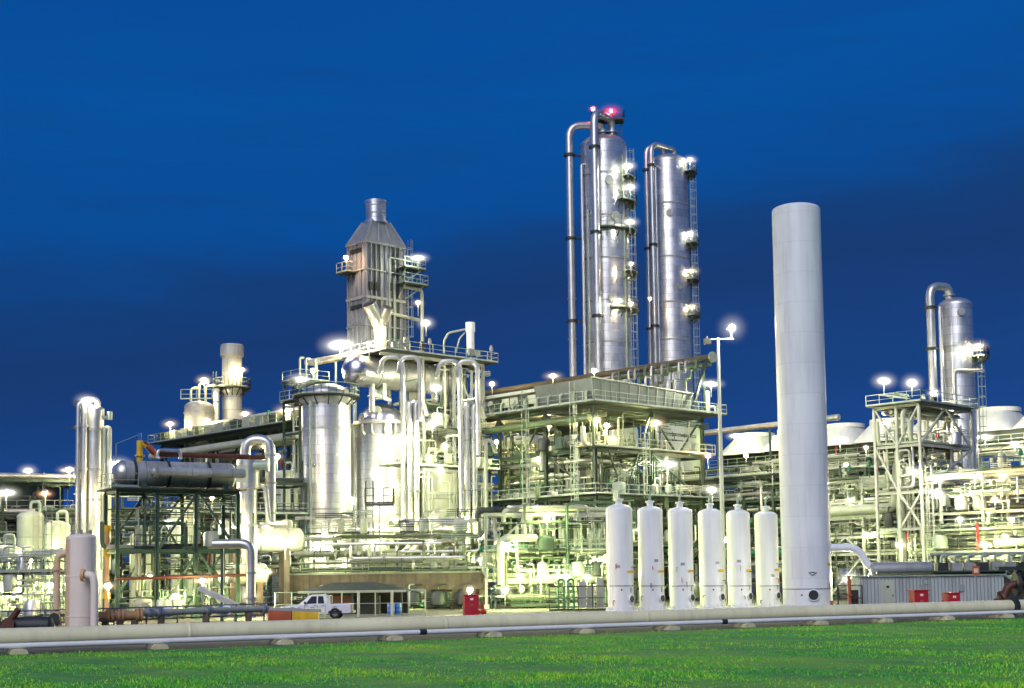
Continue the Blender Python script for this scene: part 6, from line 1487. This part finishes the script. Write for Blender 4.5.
for x in L_:
    b = .5 if ('tallest tower' in x[3] or 'second tower' in x[3] or 'far right column' in x[3] or 'heater right' in x[3] or 'right of the heater' in x[3]) and x[4] != 'r' else .78 if ('green frame' in x[3] or 'exchanger' in x[3]) else .62 if ('right rack' in x[3] or 'braced tower' in x[3] or 'staging' in x[3]) else 1.0
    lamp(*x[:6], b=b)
# tall light pole with the brightest floodlight
d = 134
p = W(722, 500, d)
t = thing('light_pole', 'tall light pole right of the central deck with the brightest floodlight in the photo', 'light pole', (p.x, d, 0))
ph = Z(338, d, 722)
MB().lathe([(.24, 0), (.2, ph * .5), (.13, ph), (.001, ph + .02)], 14).build('pole', BSTEEL, t)
xb = W(731, 329, d); xb = Vector((xb.x - p.x, -.6, xb.z)); xd = W(707, 338, d).x - p.x
MB().bar((xd - .2, 0, ph - .1), (xb.x + .2, 0, ph - .1), .1).build('cross_arm', GALV, t)
q = MB().tube([(xd, 0, ph - .1), (xd, 0, ph + .2)], .05, 6); q.box((xd, -.15, ph - .35), (.7, .35, .5)); q.build('unlit_floodlight', DARK, t)
q = MB().tube([(xb.x, 0, ph - .1), (xb.x, 0, xb.z + .2)], .05, 6); q.lathe([(.36, -.05), (.25, .25), (.001, .3)], 14, (xb.x, -.2, xb.z)); q.build('floodlight', GALV, t)
BM['s'] = emis('floodlight bulb', WHT, POWER * 4); GM['s'] = halo_mat('floodlight halo', (1.0, .98, .90), 1.5, 90)
child('bulb', ico('bulb', .26, 2, BM['s']), t, xb); child('halo', ico('halo', 2.0, 4, GM['s']), t, xb)  # the large sphere is glow added as bloom round the floodlight

# ================================================================ SKY, DUSK LIGHT, RENDER
w = bpy.data.worlds.new('World'); scene.world = w; w.use_nodes = True
nt = w.node_tree; N, L = nt.nodes, nt.links
bg = N['Background']
SUN_EL, SUN_AZ = 36.0, 196.0        # afterglow behind and left of the viewer
sky = N.new('ShaderNodeTexSky'); sky.sky_type = 'NISHITA'; sky.sun_disc = False
sky.sun_elevation = R(-4); sky.sun_rotation = R(SUN_AZ)
tc = N.new('ShaderNodeTexCoord'); sp = N.new('ShaderNodeSeparateXYZ'); L.new(tc.outputs['Generated'], sp.inputs[0])
rp = N.new('ShaderNodeValToRGB')
e = rp.color_ramp.elements
e[0].position = 0.0; e[0].color = (0.018, 0.080, 0.30, 1); e[1].position = 1.0; e[1].color = (0.003, 0.05, 0.22, 1)
for pos, c in ((.06, (.012, .066, .27)), (.13, (.009, .053, .215)), (.19, (.009, .043, .172)), (.225, (.006, .050, .20)), (.258, (.002, .071, .305)), (.33, (.001, .083, .345)), (.45, (.001, .069, .315))):
    q = e.new(pos); q.color = (*c, 1)
# one dark cloud bank low over the plant: its ragged upper edge climbs to the right
mp = N.new('ShaderNodeMapping'); mp.inputs['Scale'].default_value = (2.2, 2.2, 9.0); mp.inputs['Location'].default_value = (.35, 0, .2); L.new(tc.outputs['Generated'], mp.inputs[0])
no = N.new('ShaderNodeTexNoise'); no.inputs['Scale'].default_value = 1.6; no.inputs['Detail'].default_value = 7; no.inputs['Roughness'].default_value = .55; L.new(mp.outputs[0], no.inputs['Vector'])
a1 = N.new('ShaderNodeMath'); a1.operation = 'MULTIPLY_ADD'; a1.inputs[1].default_value = -.10; L.new(sp.outputs['X'], a1.inputs[0]); L.new(sp.outputs['Z'], a1.inputs[2])
a2 = N.new('ShaderNodeMath'); a2.operation = 'MULTIPLY_ADD'; a2.inputs[1].default_value = .11; L.new(no.outputs['Fac'], a2.inputs[0]); L.new(a1.outputs[0], a2.inputs[2])
a3 = N.new('ShaderNodeMath'); a3.operation = 'SUBTRACT'; a3.inputs[1].default_value = .055; L.new(a2.outputs[0], a3.inputs[0])
L.new(a3.outputs[0], rp.inputs[0])
mx = N.new('ShaderNodeMix'); mx.data_type = 'RGBA'; L.new(rp.outputs[0], mx.inputs['A']); mx.inputs['B'].default_value = (.008, .035, .14, 1)
m3 = N.new('ShaderNodeMapping'); m3.inputs['Scale'].default_value = (3, 3, 26); m3.inputs['Rotation'].default_value = (0, R(6), 0); L.new(tc.outputs['Generated'], m3.inputs[0])
n3 = N.new('ShaderNodeTexNoise'); n3.inputs['Scale'].default_value = 2.4; n3.inputs['Detail'].default_value = 8; n3.inputs['Roughness'].default_value = .62; L.new(m3.outputs[0], n3.inputs['Vector'])
r3 = N.new('ShaderNodeMapRange'); r3.inputs[1].default_value = .47; r3.inputs[2].default_value = .78; r3.inputs[3].default_value = 0; r3.inputs[4].default_value = .2; L.new(n3.outputs['Fac'], r3.inputs[0]); L.new(r3.outputs[0], mx.inputs['Factor'])
ad = N.new('ShaderNodeMix'); ad.data_type = 'RGBA'; ad.blend_type = 'ADD'; ad.inputs['Factor'].default_value = .1
L.new(mx.outputs['Result'], ad.inputs['A']); L.new(sky.outputs[0], ad.inputs['B'])
L.new(ad.outputs['Result'], bg.inputs[0]); bg.inputs[1].default_value = 1.0
s = bpy.data.lights.new('afterglow', 'SUN'); s.energy = 2.0; s.angle = R(50); s.color = (.97, .96, 1.0)
so = bpy.data.objects.new('afterglow', s); COL.objects.link(so)
az = R(SUN_AZ); dv = Vector((math.sin(az) * math.cos(R(SUN_EL)), math.cos(az) * math.cos(R(SUN_EL)), math.sin(R(SUN_EL))))
so.rotation_euler = dv.to_track_quat('Z', 'Y').to_euler()
scene.render.engine = 'CYCLES'
c = scene.cycles
c.use_denoising = True
try: c.denoiser = 'OPENIMAGEDENOISE'
except Exception: pass
c.max_bounces = 7; c.diffuse_bounces = 1; c.glossy_bounces = 4; c.transparent_max_bounces = 24
c.sample_clamp_indirect = 6; c.sample_clamp_direct = 0
c.use_light_tree = True
c.caustics_reflective = False; c.caustics_refractive = False
scene.view_settings.view_transform = 'Standard'; scene.view_settings.look = 'None'; scene.view_settings.exposure = 0; scene.view_settings.gamma = 1
